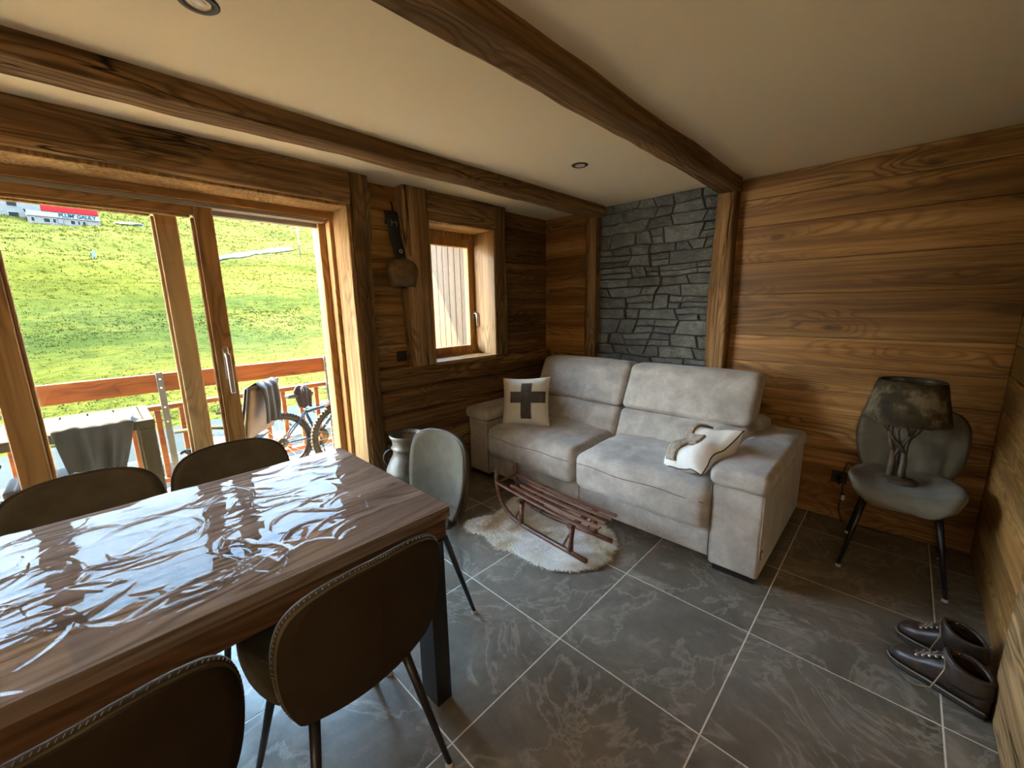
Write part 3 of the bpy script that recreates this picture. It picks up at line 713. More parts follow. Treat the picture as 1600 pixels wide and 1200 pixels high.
# ================================================================== SOFA
so = empty('sofa', 'large grey suede-look two-seat sofa with raised headrests', 'sofa', (-.58, 1.45, 0))
def L(x, y, z): return (x + .58, y - 1.45, z)
def soft(amp, sc, seed):
    def f(o, p):
        d = N3(o, sc, seed) * amp + N3(o, sc * 3, seed + 3) * amp * .35
        return o + Vector((0, -d, d))
    return f
def rb(name, x0, x1, y0, y1, z0, z1, r, n=8, bulge=(0, 0, 0), fn=None, parent=None, mat='sofa'):
    c = L((x0 + x1) / 2, (y0 + y1) / 2, (z0 + z1) / 2)
    return MB().rbox(*c, (x1 - x0) / 2, (y1 - y0) / 2, (z1 - z0) / 2, r, n, bulge, fn).build(name, mat, parent or so, True)
rb('base', -1.48, .32, .985, 1.95, .045, .235, .012, 6)
MB().box(*[v for p in zip(L(-.584, .982, .05), L(-.580, .986, .23)) for v in p]).build('base_seam', 'sofadark', so)
for x0, x1 in ((-1.705, -1.462), (.305, .548)):
    a = rb('armrest', x0, x1, .93, 1.98, .045, .51, .018, 8, (.003, .003, 0), soft(.003, 5, x0))
    fnp = lambda o, p: o + Vector((0, 0, .012 * (o.y + .5) * -0 + N3(o, 6, 4) * .004))
    rb('arm_pad', x0 - .014, x1 + .014, .902, 1.96, .516, .608, .032, 10, (.0, .004, .012), fnp)
    rb('pad_gap_shade', x0 + .006, x1 - .006, .938, 1.95, .508, .520, .004, 2, mat='sofadark')  # dark strip painted in as the shade between arm and pad
    for xs in (x0, x1):
        MB().tube([L(xs, .930, .06), L(xs, .928, .3), L(xs, .930, .50)], .003, 6).build('piping', 'stitch' if xs == x1 and x0 > 0 else 'sofadark', so, True)
    ft = MB().box(*[v for p in zip(L(x0 + .02, .96, 0), L(x1 - .02, 1.04, .045)) for v in p], .004); ft.build('foot', 'black', so)
    MB().box(*[v for p in zip(L(x0 + .02, 1.86, 0), L(x1 - .02, 1.94, .045)) for v in p], .004).build('foot', 'black', so)
def seatfn(xc, w):
    def f(o, p):
        lx = (o.x - xc) / w
        g = 0
        for s_ in (-.33, .30):
            g -= .010 * math.exp(-((lx - s_) / .05) ** 2) * max(0, min(1, (-o.y - .1) * 4 + .2))
        g -= .016 * math.exp(-((lx) ** 2 / .10 + (o.y + .28) ** 2 / .012))
        z = N3(o, 4, xc * 7) * .010 + N3(o, 11, 3) * .005 + g
        fold = .0025 * math.sin(o.x * 95 + 8 * N3(o, 4, 2)) * math.exp(-((lx - .25) / .35) ** 2) if o.y < -.5 else 0
        return o + Vector((0, -N3(o, 5, 9) * .006 + fold, z))
    return f
for x0, x1 in ((-1.462, -.582), (-.578, .305)):
    xc = (x0 + x1) / 2 + .58
    rb('seat_cushion', x0 + .003, x1 - .003, .895, 1.72, .225, .475, .062, 26, (0, .014, .030), seatfn(xc, (x1 - x0) / 2))
    for zz, yy in ((.385, .888),):
        pts = []
        for i in range(25):
            x = x0 + .03 + (x1 - x0 - .06) * i / 24
            pts.append(L(x, .893 - .012 * math.cos(PI * (i / 24 - .5)) , .405 + .006 * math.sin(i * .5)))
        MB().tube(pts, .0022, 6).build('seam', 'sofadark', so, True)
def leanfn(z0, z1, y0, y1, wr):
    def f(o, p):
        t = (o.z - z0) / (z1 - z0)
        dy = y0 + (y1 - y0) * t
        w_ = wr * .004 * math.sin(o.x * 60 + 10 * N3(o, 3, 5)) * math.exp(-((o.x - .45) / .2) ** 2) if wr else 0
        return o + Vector((0, dy + N3(o, 5, 2) * .007 + w_ + .0, N3(o, 4, 8) * .004))
    return f
for k, (x0, x1) in enumerate(((-1.46, -.590), (-.586, .318))):
    rb('back_cushion', x0 + .002, x1 - .002, 1.42, 1.66, .40, .658, .040, 18, (0, .022, .010), leanfn(.40, .665, 0, .11, k))
    rb('headrest', x0 - .002 + (.0 if k else -.01), x1 - .002, 1.535, 1.73, .664, .985, .042, 16, (0, .020, .008), leanfn(.66, .985, 0, .15, 0))
    MB().tube([L(x0 + .05 + (x1 - x0 - .1) * i / 16, 1.56, .660) for i in range(17)], .003, 6).build('seam', 'sofadark', so, True)
rb('back_frame', -1.50, .345, 1.84, 1.99, .045, .66, .03, 6)
rb('headrest_bracket', .27, .345, 1.74, 1.86, .56, .70, .03, 4)
MB().box(*[v for p in zip(L(.546, .955, .155), L(.552, .985, .20)) for v in p], .0008).build('brand_tag', 'black', so, label='tiny black fabric tag with a white mark')
MB().tube([L(.553, .962, .165), L(.553, .970, .190), L(.553, .978, .165)], .0016, 5).build('tag_mark', 'white', so)

# ================================================================== PILLOWS
def pillow_pt(u, v, s, w, h, t, crumple=0, seed=0):
    x = (u - .5) * 2; y = (v - .5) * 2
    px = x * w / 2 * (1 - .10 * (1 - abs(y)) * abs(x) ** 2 * 0 - .07 * (1 - y * y) * (abs(x)))
    py = y * h / 2 * (1 - .07 * (1 - x * x) * (abs(y)))
    th = t / 2 * (max(0, 1 - x ** 4) * max(0, 1 - y ** 4)) ** .55
    z = s * th
    cr = crumple * (N3((x * w * 3, y * h * 3, 0), 1.0, seed) * .05 + abs(N3((x * 1.2, y * 1.2, 1), 1.0, seed + 8)) * .03)
    zz = z + cr * (1 - .3 * max(abs(x), abs(y)))
    if crumple == 0: zz += s * .006 * math.sin(14 * (x + y)) * max(0, x) ** 3 * max(0, -y) ** 3
    return Vector((px, py, zz))
def make_pillow(e, w, h, t, mat, crossmat, crosses, crumple=0, seed=0, trim=None):
    b = MB()
    b.grid(lambda u, v: pillow_pt(u, v, 1, w, h, t, crumple, seed), 30, 30)
    b.grid(lambda u, v: pillow_pt(1 - u, v, -1, w, h, t, crumple, seed), 30, 30)
    o = b.build('pillow_cover', mat, e, True)
    edge = [pillow_pt(u, v, 0, w, h, t, crumple, seed) for u, v in [(i / 20, 0) for i in range(20)] + [(1, i / 20) for i in range(20)] + [(1 - i / 20, 1) for i in range(20)] + [(0, 1 - i / 20) for i in range(21)]]
    MB().tube(edge, .004, 6).build('piping', trim or mat, e, True)
    m = MB(); n = 60; idx = {}
    for i in range(n):
        for j in range(n):
            u, v = (i + .5) / n, (j + .5) / n
            if any(a <= u <= b_ and c <= v <= d for a, b_, c, d in crosses):
                q = []
                for a, c in ((i, j), (i + 1, j), (i + 1, j + 1), (i, j + 1)):
                    if (a, c) not in idx:
                        idx[a, c] = len(m.v); p = pillow_pt(a / n, c / n, 1, w, h, t, crumple, seed); m.v.append((p.x, p.y, p.z + .001))
                    q.append(idx[a, c])
                m.f.append(tuple(q))
    o = m.build('cross_patch', crossmat, e, True); solid(o, .006 if crossmat == 'cross' else .016, 1)
p1 = empty('throw_pillow', 'cream square pillow with a dark brown cross, standing upright against the left arm', 'pillow', (-1.24, 1.20, .685))
make_pillow(p1, .42, .40, .13, 'pillow', 'cross', ((.24, .96, .47, .70), (.46, .68, .14, .88)))
# stands upright, leaning back a little, turned to the room
p1.matrix_world = Matrix.Translation((-1.25, 1.17, .672)) @ Matrix.Rotation(math.radians(18), 4, 'Z') @ Matrix.Rotation(math.radians(74), 4, 'X') @ Matrix.Rotation(math.radians(5), 4, 'Z')
p2 = empty('throw_pillow', 'crumpled off-white pillow with a furry grey-brown cross slumped against the right arm', 'pillow')
make_pillow(p2, .37, .35, .15, 'pillowpale', 'furgrey', ((.05, .95, .58, .80), (.40, .60, .30, .97)), 1.1, 4, 'piping')
xa = Vector((.20, .45, .28)).normalized(); za = Vector((-.52, -.30, .80)); za = (za - xa * za.dot(xa)).normalized(); ya = za.cross(xa)
mm = Matrix((xa, ya, za)).transposed().to_4x4(); mm.translation = (.165, 1.16, .590)
p2.matrix_world = mm

# ================================================================== RUG + SLED
rg = empty('sheepskin_rug', 'fluffy cream white sheepskin rug on the slate floor under the sled', 'rug', (-.6, .55, 0))
outline = [(-1.01, .30), (-1.045, .36), (-1.02, .44), (-.965, .54), (-.985, .63), (-1.03, .72), (-1.06, .80), (-.98, .86), (-.82, .86), (-.65, .90), (-.50, .94), (-.38, .935), (-.25, .87), (-.17, .76), (-.135, .63), (-.155, .52), (-.23, .41), (-.33, .34), (-.44, .315), (-.53, .32), (-.60, .315), (-.67, .275), (-.75, .30), (-.85, .325), (-.945, .285)]
def inside(x, y):
    c = False; n = len(outline)
    for i in range(n):
        x1, y1 = outline[i]; x2, y2 = outline[(i + 1) % n]
        if (y1 > y) != (y2 > y) and x < (x2 - x1) * (y - y1) / (y2 - y1) + x1: c = not c
    return c
def edge_d(x, y):
    d = 9; n = len(outline)
    for i in range(n):
        a = Vector((*outline[i], 0)); b_ = Vector((*outline[(i + 1) % n], 0)); p = Vector((x, y, 0)); t = max(0, min(1, (p - a).dot(b_ - a) / (b_ - a).length_squared))
        d = min(d, (p - a - (b_ - a) * t).length)
    return d
def rugh(x, y): return .004 + .018 * min(1, edge_d(x, y) / .05) ** .5 + .006 * N3((x, y, 0), 14, 2)
m = MB(); nn = 70; idx = {}
for i in range(nn):
    for j in range(50):
        x = -1.08 + i * .0138; y = .26 + j * .0142
        if inside(x + .007, y + .007):
            q = []
            for a, c in ((0, 0), (1, 0), (1, 1), (0, 1)):
                k = (i + a, j + c)
                if k not in idx: idx[k] = len(m.v); xx, yy = x + a * .0138, y + c * .0142; m.v.append((xx + .6, yy - .55, rugh(xx, yy) if inside(xx, yy) else .002))
                q.append(idx[k])
            m.f.append(tuple(q))
m.build('skin', 'wool', rg, True)
m = MB(); rr = random.Random(5); cnt = 0
while cnt < 26000:
    x = rr.uniform(-1.07, -.12); y = rr.uniform(.26, .96)
    if not inside(x, y): continue
    cnt += 1
    base = Vector((x + .6, y - .55, rugh(x, y) - .002)); ed = edge_d(x, y)
    a = noise.noise(Vector((x * 5, y * 5, 0))) * 7 + rr.gauss(0, .35)
    cx_, cy_ = x + .55, y - .58
    if ed < .06: a = math.atan2(cy_, cx_) + rr.gauss(0, .4)
    ln = rr.uniform(.022, .045); d = Vector((math.cos(a), math.sin(a), 0)); s_ = Vector((-math.sin(a), math.cos(a), 0)) * .0014
    up = rr.uniform(.2, .7)
    p1_ = base + d * ln * .45 + Vector((0, 0, ln * up * .5)); p2_ = base + d * ln + Vector((0, 0, ln * up * .35))
    if p2_.z < .004: p2_.z = .004
    m.add([base - s_, base + s_, p1_ + s_, p1_ - s_, p2_], [(0, 1, 2, 3), (3, 2, 4)])
m.build('wool', 'wool', rg, False, kind='stuff')

sl = empty('wooden_sled', 'small dark brown wooden sled with curved runners standing on the sheepskin', 'sled', (-.20, .625, .030), math.radians(179))
def runner(s):
    def yy(u): return s * (.135 - .045 * max(0, u) / .80)
    pts = [(0.0, 0), (.15, 0), (.3, 0), (.45, 0), (.55, .004), (.62, .018), (.68, .045), (.725, .085), (.755, .135), (.772, .19), (.780, .245), (.778, .285), (.772, .305)]
    m = MB().tube([(u - .015, yy(u), z + .012) for u, z in pts], .0135, 8, flat=1.15); m.build('runner', 'sled', sl, True)
    for u in (.10, .52):
        m = MB().tube([(u, yy(u), .02), (u, yy(u) - s * .006, .10), (u, yy(u) - s * .012, .175)], [.016, .014, .020], 8); m.build('upright', 'sled', sl, True)
        MB().tube([(u + .055, yy(u), .03), (u + .02, yy(u) * .86, .12), (u + .0, yy(u) * .78, .170)], .007, 6).build('brace', 'sled', sl, True)
runner(1); runner(-1)
for u, w_ in ((.10, .145), (.52, .130)):
    MB().box(u - .016, u + .016, -w_, w_, .170, .190, .003).build('crossbar', 'sled', sl)
MB().tube([(.752, -.105, .235), (.752, .105, .235)], .009, 8).build('crossbar', 'sled', sl, True)
for k, yv in enumerate((-.118, -.066, -.005, .060, .118)):
    u1 = (.745, .60, .62, .66, .745)[k] if abs(yv) < .1 else .745
    f = lambda t: (-.05 + (u1 + .05) * t)
    pts = [(f(t), yv * (1 - .20 * max(0, f(t)) / .75), .199 + .034 * max(0, f(t) / .75) ** 2) for t in [i / 8 for i in range(9)]]
    m = MB()
    k0 = None
    for i, p in enumerate(pts):
        m.v += [(p[0], p[1] - .012, p[2] - .006), (p[0], p[1] + .012, p[2] - .006), (p[0], p[1] + .010, p[2] + .006), (p[0], p[1] - .010, p[2] + .006)]
    for i in range(8):
        for j in range(4):
            a = i * 4 + j; b_ = i * 4 + (j + 1) % 4; m.f.append((a, b_, b_ + 4, a + 4))
    m.f += [(3, 2, 1, 0), (32, 33, 34, 35)]
    m.build('slat', 'sled', sl, fix=True)

# ================================================================== CHAIRS
def shell(path, nu, nv, cup):
    """path: list of (y, z, halfwidth); returns verts function"""
    def at(t):
        f = t * (len(path) - 1); i = min(int(f), len(path) - 2); q = f - i
        p0 = path[max(i - 1, 0)]; p1 = path[i]; p2 = path[i + 1]; p3 = path[min(i + 2, len(path) - 1)]
        return [0.5 * ((2 * p1[k]) + (-p0[k] + p2[k]) * q + (2 * p0[k] - 5 * p1[k] + 4 * p2[k] - p3[k]) * q * q + (-p0[k] + 3 * p1[k] - 3 * p2[k] + p3[k]) * q ** 3) for k in range(3)]
    def fn(u, v):
        y, z, w = at(v); x = (u - .5) * 2
        a = at(min(1, v + .01)); c = at(max(0, v - .01)); d = Vector((0, a[0] - c[0], a[1] - c[1])).normalized()
        nrm = Vector((0, -d.z, d.y))   # points up on the seat / forward on the back
        p = Vector((x * w, y, z)) + nrm * cup(v) * (w / .22) ** 2 * x * x
        return p
    return fn
def make_chair(label, loc, rot, group='upholstered dining chairs', cat='chair', seat_mat='chair', back='chairback_shade'):
    e = empty('dining_chair', label, cat, loc, rot, group)
    seat = shell([(-.235, .425, .10), (-.238, .445, .165), (-.215, .462, .205), (-.12, .458, .225), (-.02, .450, .225), (.07, .450, .205), (.13, .462, .17), (.165, .49, .14)], 16, 26, lambda v: .045)
    bk = shell([(.145, .445, .13), (.180, .475, .175), (.205, .53, .198), (.222, .60, .215), (.236, .68, .222), (.246, .75, .217), (.252, .80, .200), (.256, .835, .165), (.257, .855, .110), (.257, .862, .045)], 16, 26, lambda v: .042)
    o = MB().grid(lambda u, v: seat(u, v), 16, 22).build('seat', seat_mat, e, True); solid(o, .030, 1); 
    o2 = MB().grid(lambda u, v: bk(u, v), 16, 30).build('backrest', seat_mat, e, True); solid(o2, .026, 0)
    # rear panel of the backrest, its backlit shade put into a darker colour
    def rear(u, v):
        p = bk(.5 + (u - .5) * 1.0, .02 + v * .978); q = bk(.5 + (u - .5) * .97, min(1, .03 + v * .965)); 
        a = bk(.5, min(1, .03 + v * .95)) - bk(.5, max(0, .01 + v * .95)); d = a.normalized(); nrm = Vector((0, -d.z, d.y))
        return p - nrm * .0165
    MB().grid(rear, 14, 26).build('back_panel', back, e, True).modifiers.new('t', 'SOLIDIFY').thickness = .004
    # piping + stitches along the outline
    def outl(f, off, k=40):
        pts = []
        for i in range(k + 1): pts.append(f(0.0, .06 + .94 * i / k))
        for i in range(1, 12): pts.append(f(i / 12, 1.0))
        for i in range(k + 1): pts.append(f(1.0, 1.0 - .94 * i / k))
        return pts
    op = outl(bk, 0)
    MB().tube(op, .0085, 6, flat=1.0).build('piping', 'piping', e, True)
    st = MB(); 
    for i in range(len(op) - 1):
        a, c = op[i], op[i + 1]; n_ = max(1, int((c - a).length / .008))
        for k in range(n_):
            p = a.lerp(c, (k + .5) / n_); d = (c - a).normalized()
            ctr = Vector((0, .25, .65)); r_ = (p - ctr); r_.y = 0
            o_ = r_.normalized() * .0075
            q1 = p + o_ + Vector((0, .005, 0)) ; q2 = p + o_ * .75 + Vector((0, .0095, 0)) + d * .003
            st.tube([q1, q2], .0008, 4)
    st.build('stitching', 'stitch', e, kind='stuff')
    MB().tube([bk(.5, v / 20) + Vector((0, .0215, 0)) for v in range(2, 15)], .0012, 5).build('back_seam', 'chairback_shade', e, True)
    MB().box(-.11, .11, -.13, .13, .405, .425, .004).build('under_frame', 'steel', e)
    for sx in (-1, 1):
        for sy in (-1, 1):
            top = Vector((sx * .135, sy * .125 + .0, .425)); bot = Vector((sx * .205, -.225 if sy < 0 else .225, .012))
            lg = MB().tube([top, top.lerp(bot, .5), bot], [.0145, .0125, .0085], 12).build('leg', 'steel', e, True)
            MB().lathe([(.0, -.012), (.013, -.012), (.014, -.006), (.009, .004)], (bot.x, bot.y, bot.z), 14).build('glide', 'glide', lg, True)
    return e
ch = make_chair('olive grey dining chair at the near side of the table, whole stitched backrest in view', (-.165, -.865, 0), math.radians(-87))
def chair_copy(label, loc, rot):
    c = copy_tree(ch); c['label'] = label; c.location = loc; c.rotation_euler = (0, 0, rot); return c
chair_copy('dining chair in the bottom left corner, only the top of its stitched backrest showing', (-.115, -1.385, 0), math.radians(-84))
chair_copy('dining chair at the table end beside the milk can, front of backrest showing', (-.60, -.385, 0), 0)
chair_copy('dining chair at the far side of the table, nearer the balcony bicycles', (-.97, -.885, 0), math.radians(90))
chair_copy('dining chair at the far side of the table, nearest the left photo edge', (-.97, -1.355, 0), math.radians(90))
lc = chair_copy('grey dining chair in the dark right corner carrying the table lamp', (1.035, 1.675, 0), 0)

# ================================================================== LAMP
lp = empty('table_lamp', 'table lamp with tangled branch base and dark cowhide shade on the corner chair', 'lamp', (1.00, 1.665, .481))
MB().lathe([(0, 0), (.088, 0), (.092, .008), (.088, .02), (.05, .032), (0, .034)], n=28, ex=1.0, ey=.72).build('base', 'lampwood', lp, True)
rl = random.Random(11); m = MB()
def branch(p, d, r, ln, lvl):
    pts = [p]; q = p.copy(); dd = d.copy()
    for i in range(5):
        dd = (dd + Vector((rl.uniform(-.16, .16), rl.uniform(-.16, .16), .08))).normalized(); q = q + dd * ln / 5; pts.append(q.copy())
    m.tube(pts, [r * (1 - .35 * i / 5) for i in range(6)], 8)
    if lvl > 0:
        for s_ in (-1, 1):
            a = Vector((dd.x + s_ * rl.uniform(.25, .5), dd.y + rl.uniform(-.35, .35), dd.z)).normalized()
            branch(pts[4] if s_ > 0 else pts[5], a, r * .62, ln * .85, lvl - 1)
for a, d in (((-.022, .0, .015), (-.10, .05, 1)), ((.018, -.01, .015), (.12, -.05, 1)), ((.0, .022, .015), (.02, .16, 1))):
    branch(Vector(a), Vector(d).normalized(), .019, .155, 2)
m.build('branch_stem', 'lampwood', lp, True)
def shade(r0, r1, z0, z1):
    def f(u, v):
        t = u * 2 * PI; r = r0 + (r1 - r0) * v + .004 * noise.noise(Vector((math.cos(t) * 3, math.sin(t) * 3, v * 3))); sag = -.008 * (1 - v) * noise.noise(Vector((math.cos(t) * 4, math.sin(t) * 4, 5)))
        return (r * math.cos(t), r * math.sin(t), z0 + (z1 - z0) * v + sag)
    return f
o = MB().grid(shade(.172, .128, .345, .555), 48, 8).build('lamp_shade', 'hide', lp, True); solid(o, .006)
m = MB(); r3 = random.Random(4)
for i in range(1700):
    t = r3.uniform(PI * .75, PI * 1.55); v = r3.random(); r = .172 + (.128 - .172) * v + .003; p = Vector((r * math.cos(t), r * math.sin(t), .345 + .21 * v))
    out = Vector((math.cos(t), math.sin(t), 0)); tg = Vector((-math.sin(t), math.cos(t), 0)) * .0011
    q = p + out * r3.uniform(.006, .014) + Vector((0, 0, -r3.uniform(.006, .02))) + tg * r3.uniform(-6, 6)
    m.add([p - tg, p + tg, q], [(0, 1, 2)])
m.build('hide_fur', 'hide', lp, kind='stuff')
MB().tube([(.128 * math.cos(i / 24 * 2 * PI), .128 * math.sin(i / 24 * 2 * PI), .555) for i in range(25)], .004, 6).tube([(-.126, 0, .55), (.126, 0, .55)], .002, 6).build('shade_ring', 'black', lp, True)
cable = tag(MB().tube([(.94, 1.62, .487), (.88, 1.70, .484), (.80, 1.78, .50), (.785, 1.86, .47), (.76, 1.94, .30), (.75, 2.00, .27), (.745, 2.02, .30)], .003, 6).build('lamp_cable', 'black', None, True), 'thin black lamp cable running from the chair to the wall socket', 'cable')
cable2 = tag(MB().tube([(.77, 2.045, .26), (.775, 2.03, .19), (.765, 2.03, .10), (.79, 2.0, .02)], .003, 6).tube([(.774, 2.03, .205), (.776, 2.028, .178)], .010, 6).build('extension_cable', 'black', None, True), 'black cable hanging down below the socket behind the lamp chair', 'cable')
tag(MB().box(.772, .790, 2.010, 2.013, .165, .20, .0008).build('cable_label', 'white'), 'tiny white paper tag on the hanging black cable', 'tag')

# ================================================================== BOOTS
def boot(label, toe, heel, flip=1):
    toe = Vector(toe); heel = Vector(heel); d = toe - heel; Ln = d.length
    e = empty('hiking_boot', label, 'boot', heel, math.atan2(d.y, d.x), 'brown leather hiking boots')
    # local +x towards toe, origin heel
    secs = [(0.0, .030, .050, .10), (.03, .036, .085, .105), (.08, .038, .095, .105), (.13, .040, .085, .128), (.17, .043, .07, .104), (.21, .049, .055, .086), (.25, .050, .045, .076), (.28, .043, .035, .064), (.300, .024, .02, .046)]
    sc = Ln / .297
    def rings(z0, fz, wadd, k=20):
        m = MB()
        for x, w, _, h in secs:
            for j in range(k):
                t = 2 * PI * j / k; cy = math.cos(t); sz = math.sin(t)
                yy = (w + wadd) * cy; zz = z0 + fz(x, h) * (.5 + .5 * math.copysign(abs(sz) ** .8, sz))
                m.v.append((x * sc, yy, zz))
        for i in range(len(secs) - 1):
            for j in range(k):
                a = i * k + j; b_ = i * k + (j + 1) % k; m.f.append((a, b_, b_ + k, a + k))
        m.f.append(tuple(range(k))); m.f.append(tuple((len(secs) - 1) * k + j for j in range(k))[::-1]); return m
    rings(0, lambda x, h: .028, .007).build('sole', 'sole', e, True, fix=True)
    rings(.02, lambda x, h: h - .012, 0).build('upper', 'leather', e, True, fix=True)
    def shaft(u, v):
        t = u * 2 * PI; z = .075 + .072 * v
        cx_ = .068 * sc + .006 * v; rx = (.066 - .004 * v) ; ry = .040 + .004 * math.sin(v * 3) + .006 * v
        x = cx_ + rx * math.cos(t); 
        return (x, ry * math.sin(t), z + .018 * math.cos(t) * (v) - .02 * max(0, math.cos(t)) * (1 - v) + .004 * math.sin(3 * t))
    o = MB().grid(shaft, 28, 6).build('shaft', 'leather', e, True); solid(o, .012)
    MB().grid(lambda u, v: (lambda p: (p[0], p[1], p[2]))(Vector(shaft(u, .55)) * 1.0 - Vector((0, 0, .012)) if v > .5 else (.068 * sc, 0, .085)), 20, 1).build('lining', 'leatherin', e, True)
    o = MB().tube([Vector(shaft(i / 28, 1.0)) for i in range(29)], .009, 8).build('padded_collar', 'leather', e, True)
    # tongue, laces, hooks
    MB().grid(lambda u, v: ((.118 + .085 * v) * sc, (u - .5) * .045, .160 - .070 * v + .006 * math.cos((u - .5) * PI)), 6, 10).build('tongue', 'leather', e, True).modifiers.new('t', 'SOLIDIFY').thickness = .006
    lm = MB()
    for k in range(6):
        x0 = (.118 + .019 * k) * sc; z0 = .158 - .0135 * k; x1 = x0 + .019 * sc; z1 = z0 - .0135
        for s_ in (-1, 1): lm.tube([(x0, -s_ * .024, z0), ((x0 + x1) / 2, 0, (z0 + z1) / 2 + .010), (x1, s_ * .025, z1)], .0028, 5)
        for s_ in (-1, 1):
            MB().lathe([(.0, .004), (.004, .003), (.005, 0)], (x0, s_ * .027, z0 - .001), 10).build('eyelet', 'chrome', e, True)
    lm.tube([(.13, .02, .158), (.11, .055, .12), (.13, .075, .03), (.17, .085, .006), (.20, .08, .006)], .0028, 5)
    lm.tube([(.14, -.02, .148), (.17, -.055, .09), (.22, -.065, .02), (.27, -.06, .006), (.31, -.03, .006)] if flip > 0 else [(.14, -.02, .148), (.16, -.05, .09), (.19, -.06, .03)], .0022, 5)
    lm.build('laces', 'lace', e, True)
    MB().tube([((x + .002) * sc, s_ * (w + .006), .031) for s_ in (1,) for x, w, _, h in secs] + [((x + .002) * sc, -(w + .006), .031) for x, w, _, h in secs[::-1]], .0035, 6).build('welt', 'lace', e, True)
    return e
boot('scuffed dark brown leather hiking boot nearer the camera, laces trailing on the tiles', (1.065, .865, 0), (1.318, .745, 0), 1)
boot('dark brown leather hiking boot behind the other one, close to the right wall', (1.085, 1.055, 0), (1.315, .955, 0), -1)

# ================================================================== TABLE + VINYL
tb = empty('dining_table', 'long brown wooden dining table with black steel legs', 'table', (-.575, -1.45, 0))
tx0, tx1, ty0, ty1 = -1.02 + .575, -.130 + .575, -2.45 + 1.45, -.465 + 1.45
TZ = .776
n = 6
for i in range(n):
    a = tx0 + (tx1 - tx0) * i / n; b_ = tx0 + (tx1 - tx0) * (i + 1) / n
    o = MB().box(a + .0004, b_ - .0004, ty0, ty1, TZ - .042, TZ, .0012).build('top_board', 'tabletop', tb)
MB().box(tx0 + .012, tx1 - .012, ty0 + .012, ty1 - .012, TZ - .118, TZ - .042, .002).build('apron', 'tabledark', tb)
for lx in (tx0 + .005, tx1 - .105):
    for ly in (ty0 + .03, ty1 - .095):
        MB().box(lx, lx + .10, ly, ly + .065, 0, TZ - .118, .002).build('leg', 'steel', tb)
cl = empty('vinyl_tablecloth', 'clear wrinkled glossy vinyl sheet lying over the wooden table', 'tablecloth', (-.575, -1.45, TZ))
rv = random.Random(3); ridges = []
for i in range(240):
    cx_ = rv.uniform(-.36, .40); cy_ = rv.uniform(-.9, .88); a = rv.gauss(PI / 2, .5) + (PI / 2 if rv.random() < .3 else 0)
    ridges.append((cx_, cy_, math.cos(a), math.sin(a), rv.uniform(.02, .11), rv.uniform(.0035, .008), rv.uniform(.0008, .0036), rv.uniform(-9, 9)))
def wr_(x, y):
    h = 0
    for cx_, cy_, ca, sa, ln, wd, am, cv in ridges:
        dx, dy = x - cx_, y - cy_; u = dx * ca + dy * sa; v = -dx * sa + dy * ca - cv * u * u
        if abs(u) < ln * 2 and abs(v) < wd * 3: h += am * math.exp(-(u / ln) ** 2 - (v / wd) ** 2)
    h += .0010 * N3((x, y, 0), 4, 3) + .00028 * N3((x * .6, y * 1.4, 0), 18, 6) + .00006 * N3((x, y, 0), 60, 6)
    return h
def vin(u, v):
    # u across (x), v along (y); hangs down over the end
    x = tx0 - .012 + (tx1 - tx0 + .024) * u; s_ = v * 2.25; yt = -1.0 + s_
    edge = ty1 + .004
    zoff = .0025
    if u > .985 or u < .015: zoff -= .010 * (1 - min(u, 1 - u) / .015)
    if yt < edge: return (x, yt, zoff + max(0, wr_(x, yt) + .0012) * min(1, (edge - yt) / .03) * min(1, (min(u, 1 - u)) / .03 + .1))
    dn = yt - edge; k = min(1, dn / .05)
    fold = .018 * math.sin(x * 22 + 1) * k * min(1, dn / .25) + .05 * k * (max(0, u - .8) / .2) ** 2
    return (x + (.05 * dn / .25) * max(0, (u - .85) / .15), edge + .004 + fold * 1.0 + dn * .06, zoff - dn)
MB().grid(vin, 190, 420).build('vinyl_sheet', 'vinyl', cl, True)
m = MB().grid(lambda u, v: (tx1 + .008 + (.050 * u) * (v), ty1 - .01 + .035 * u + .02 * v * math.sin(u * 5), .002 - v * .27 * (1 - .25 * abs(u - .4))), 10, 24)
m.build('corner_fold', 'vinylfold', cl, True)

# ================================================================== BALCONY
RX = -3.35
rl_ = empty('balcony_railing', 'orange stained wooden balcony railing with galvanised posts', 'railing', (RX, -.9, -.03))
def RL(x0, x1, y0, y1, z0, z1): return (x0 - RX, x1 - RX, y0 + .9, y1 + .9, z0 + .03, z1 + .03)
MB().box(*RL(RX + .005, RX + .035, -4.9, 1.6, .825, .972), .003).build('top_board', 'railwood', rl_)
MB().box(*RL(RX - .03, RX + .035, -4.9, 1.6, .675, .715), .003).build('rail', 'railwood', rl_)
MB().box(*RL(RX - .03, RX + .035, -4.9, 1.6, .06, .10), .003).build('rail', 'railwood', rl_)
bal = MB().box(-.017, .017, -.02, .02, -.29, .29, .003).me('baluster')
for i in range(-28, 12):
    y = -.90 + i * .155 + .085
    if min(abs(y - py) for py in (-4.82, -3.52, -2.22, -.92, .385)) < .045: continue
    o = link('baluster', bal, 'railwood', rl_); o.location = (0, y + .9, .3875 + .03)
for py in (-4.82, -3.52, -2.22, -.92, .385):
    p = MB().box(*RL(RX + .037, RX + .055, py - .022, py + .022, -.03, .985), .002).build('metal_post', 'galv', rl_)
    for zz in (.93, .86, .70, .58):
        MB().lathe([(.008, 0), (.007, .005), (0, .006)], n=10).build('bolt', 'chrome', p, True).matrix_local = Matrix.Translation((.055, py + .9, zz + .03)) @ Matrix.Rotation(PI / 2, 4, 'Y')

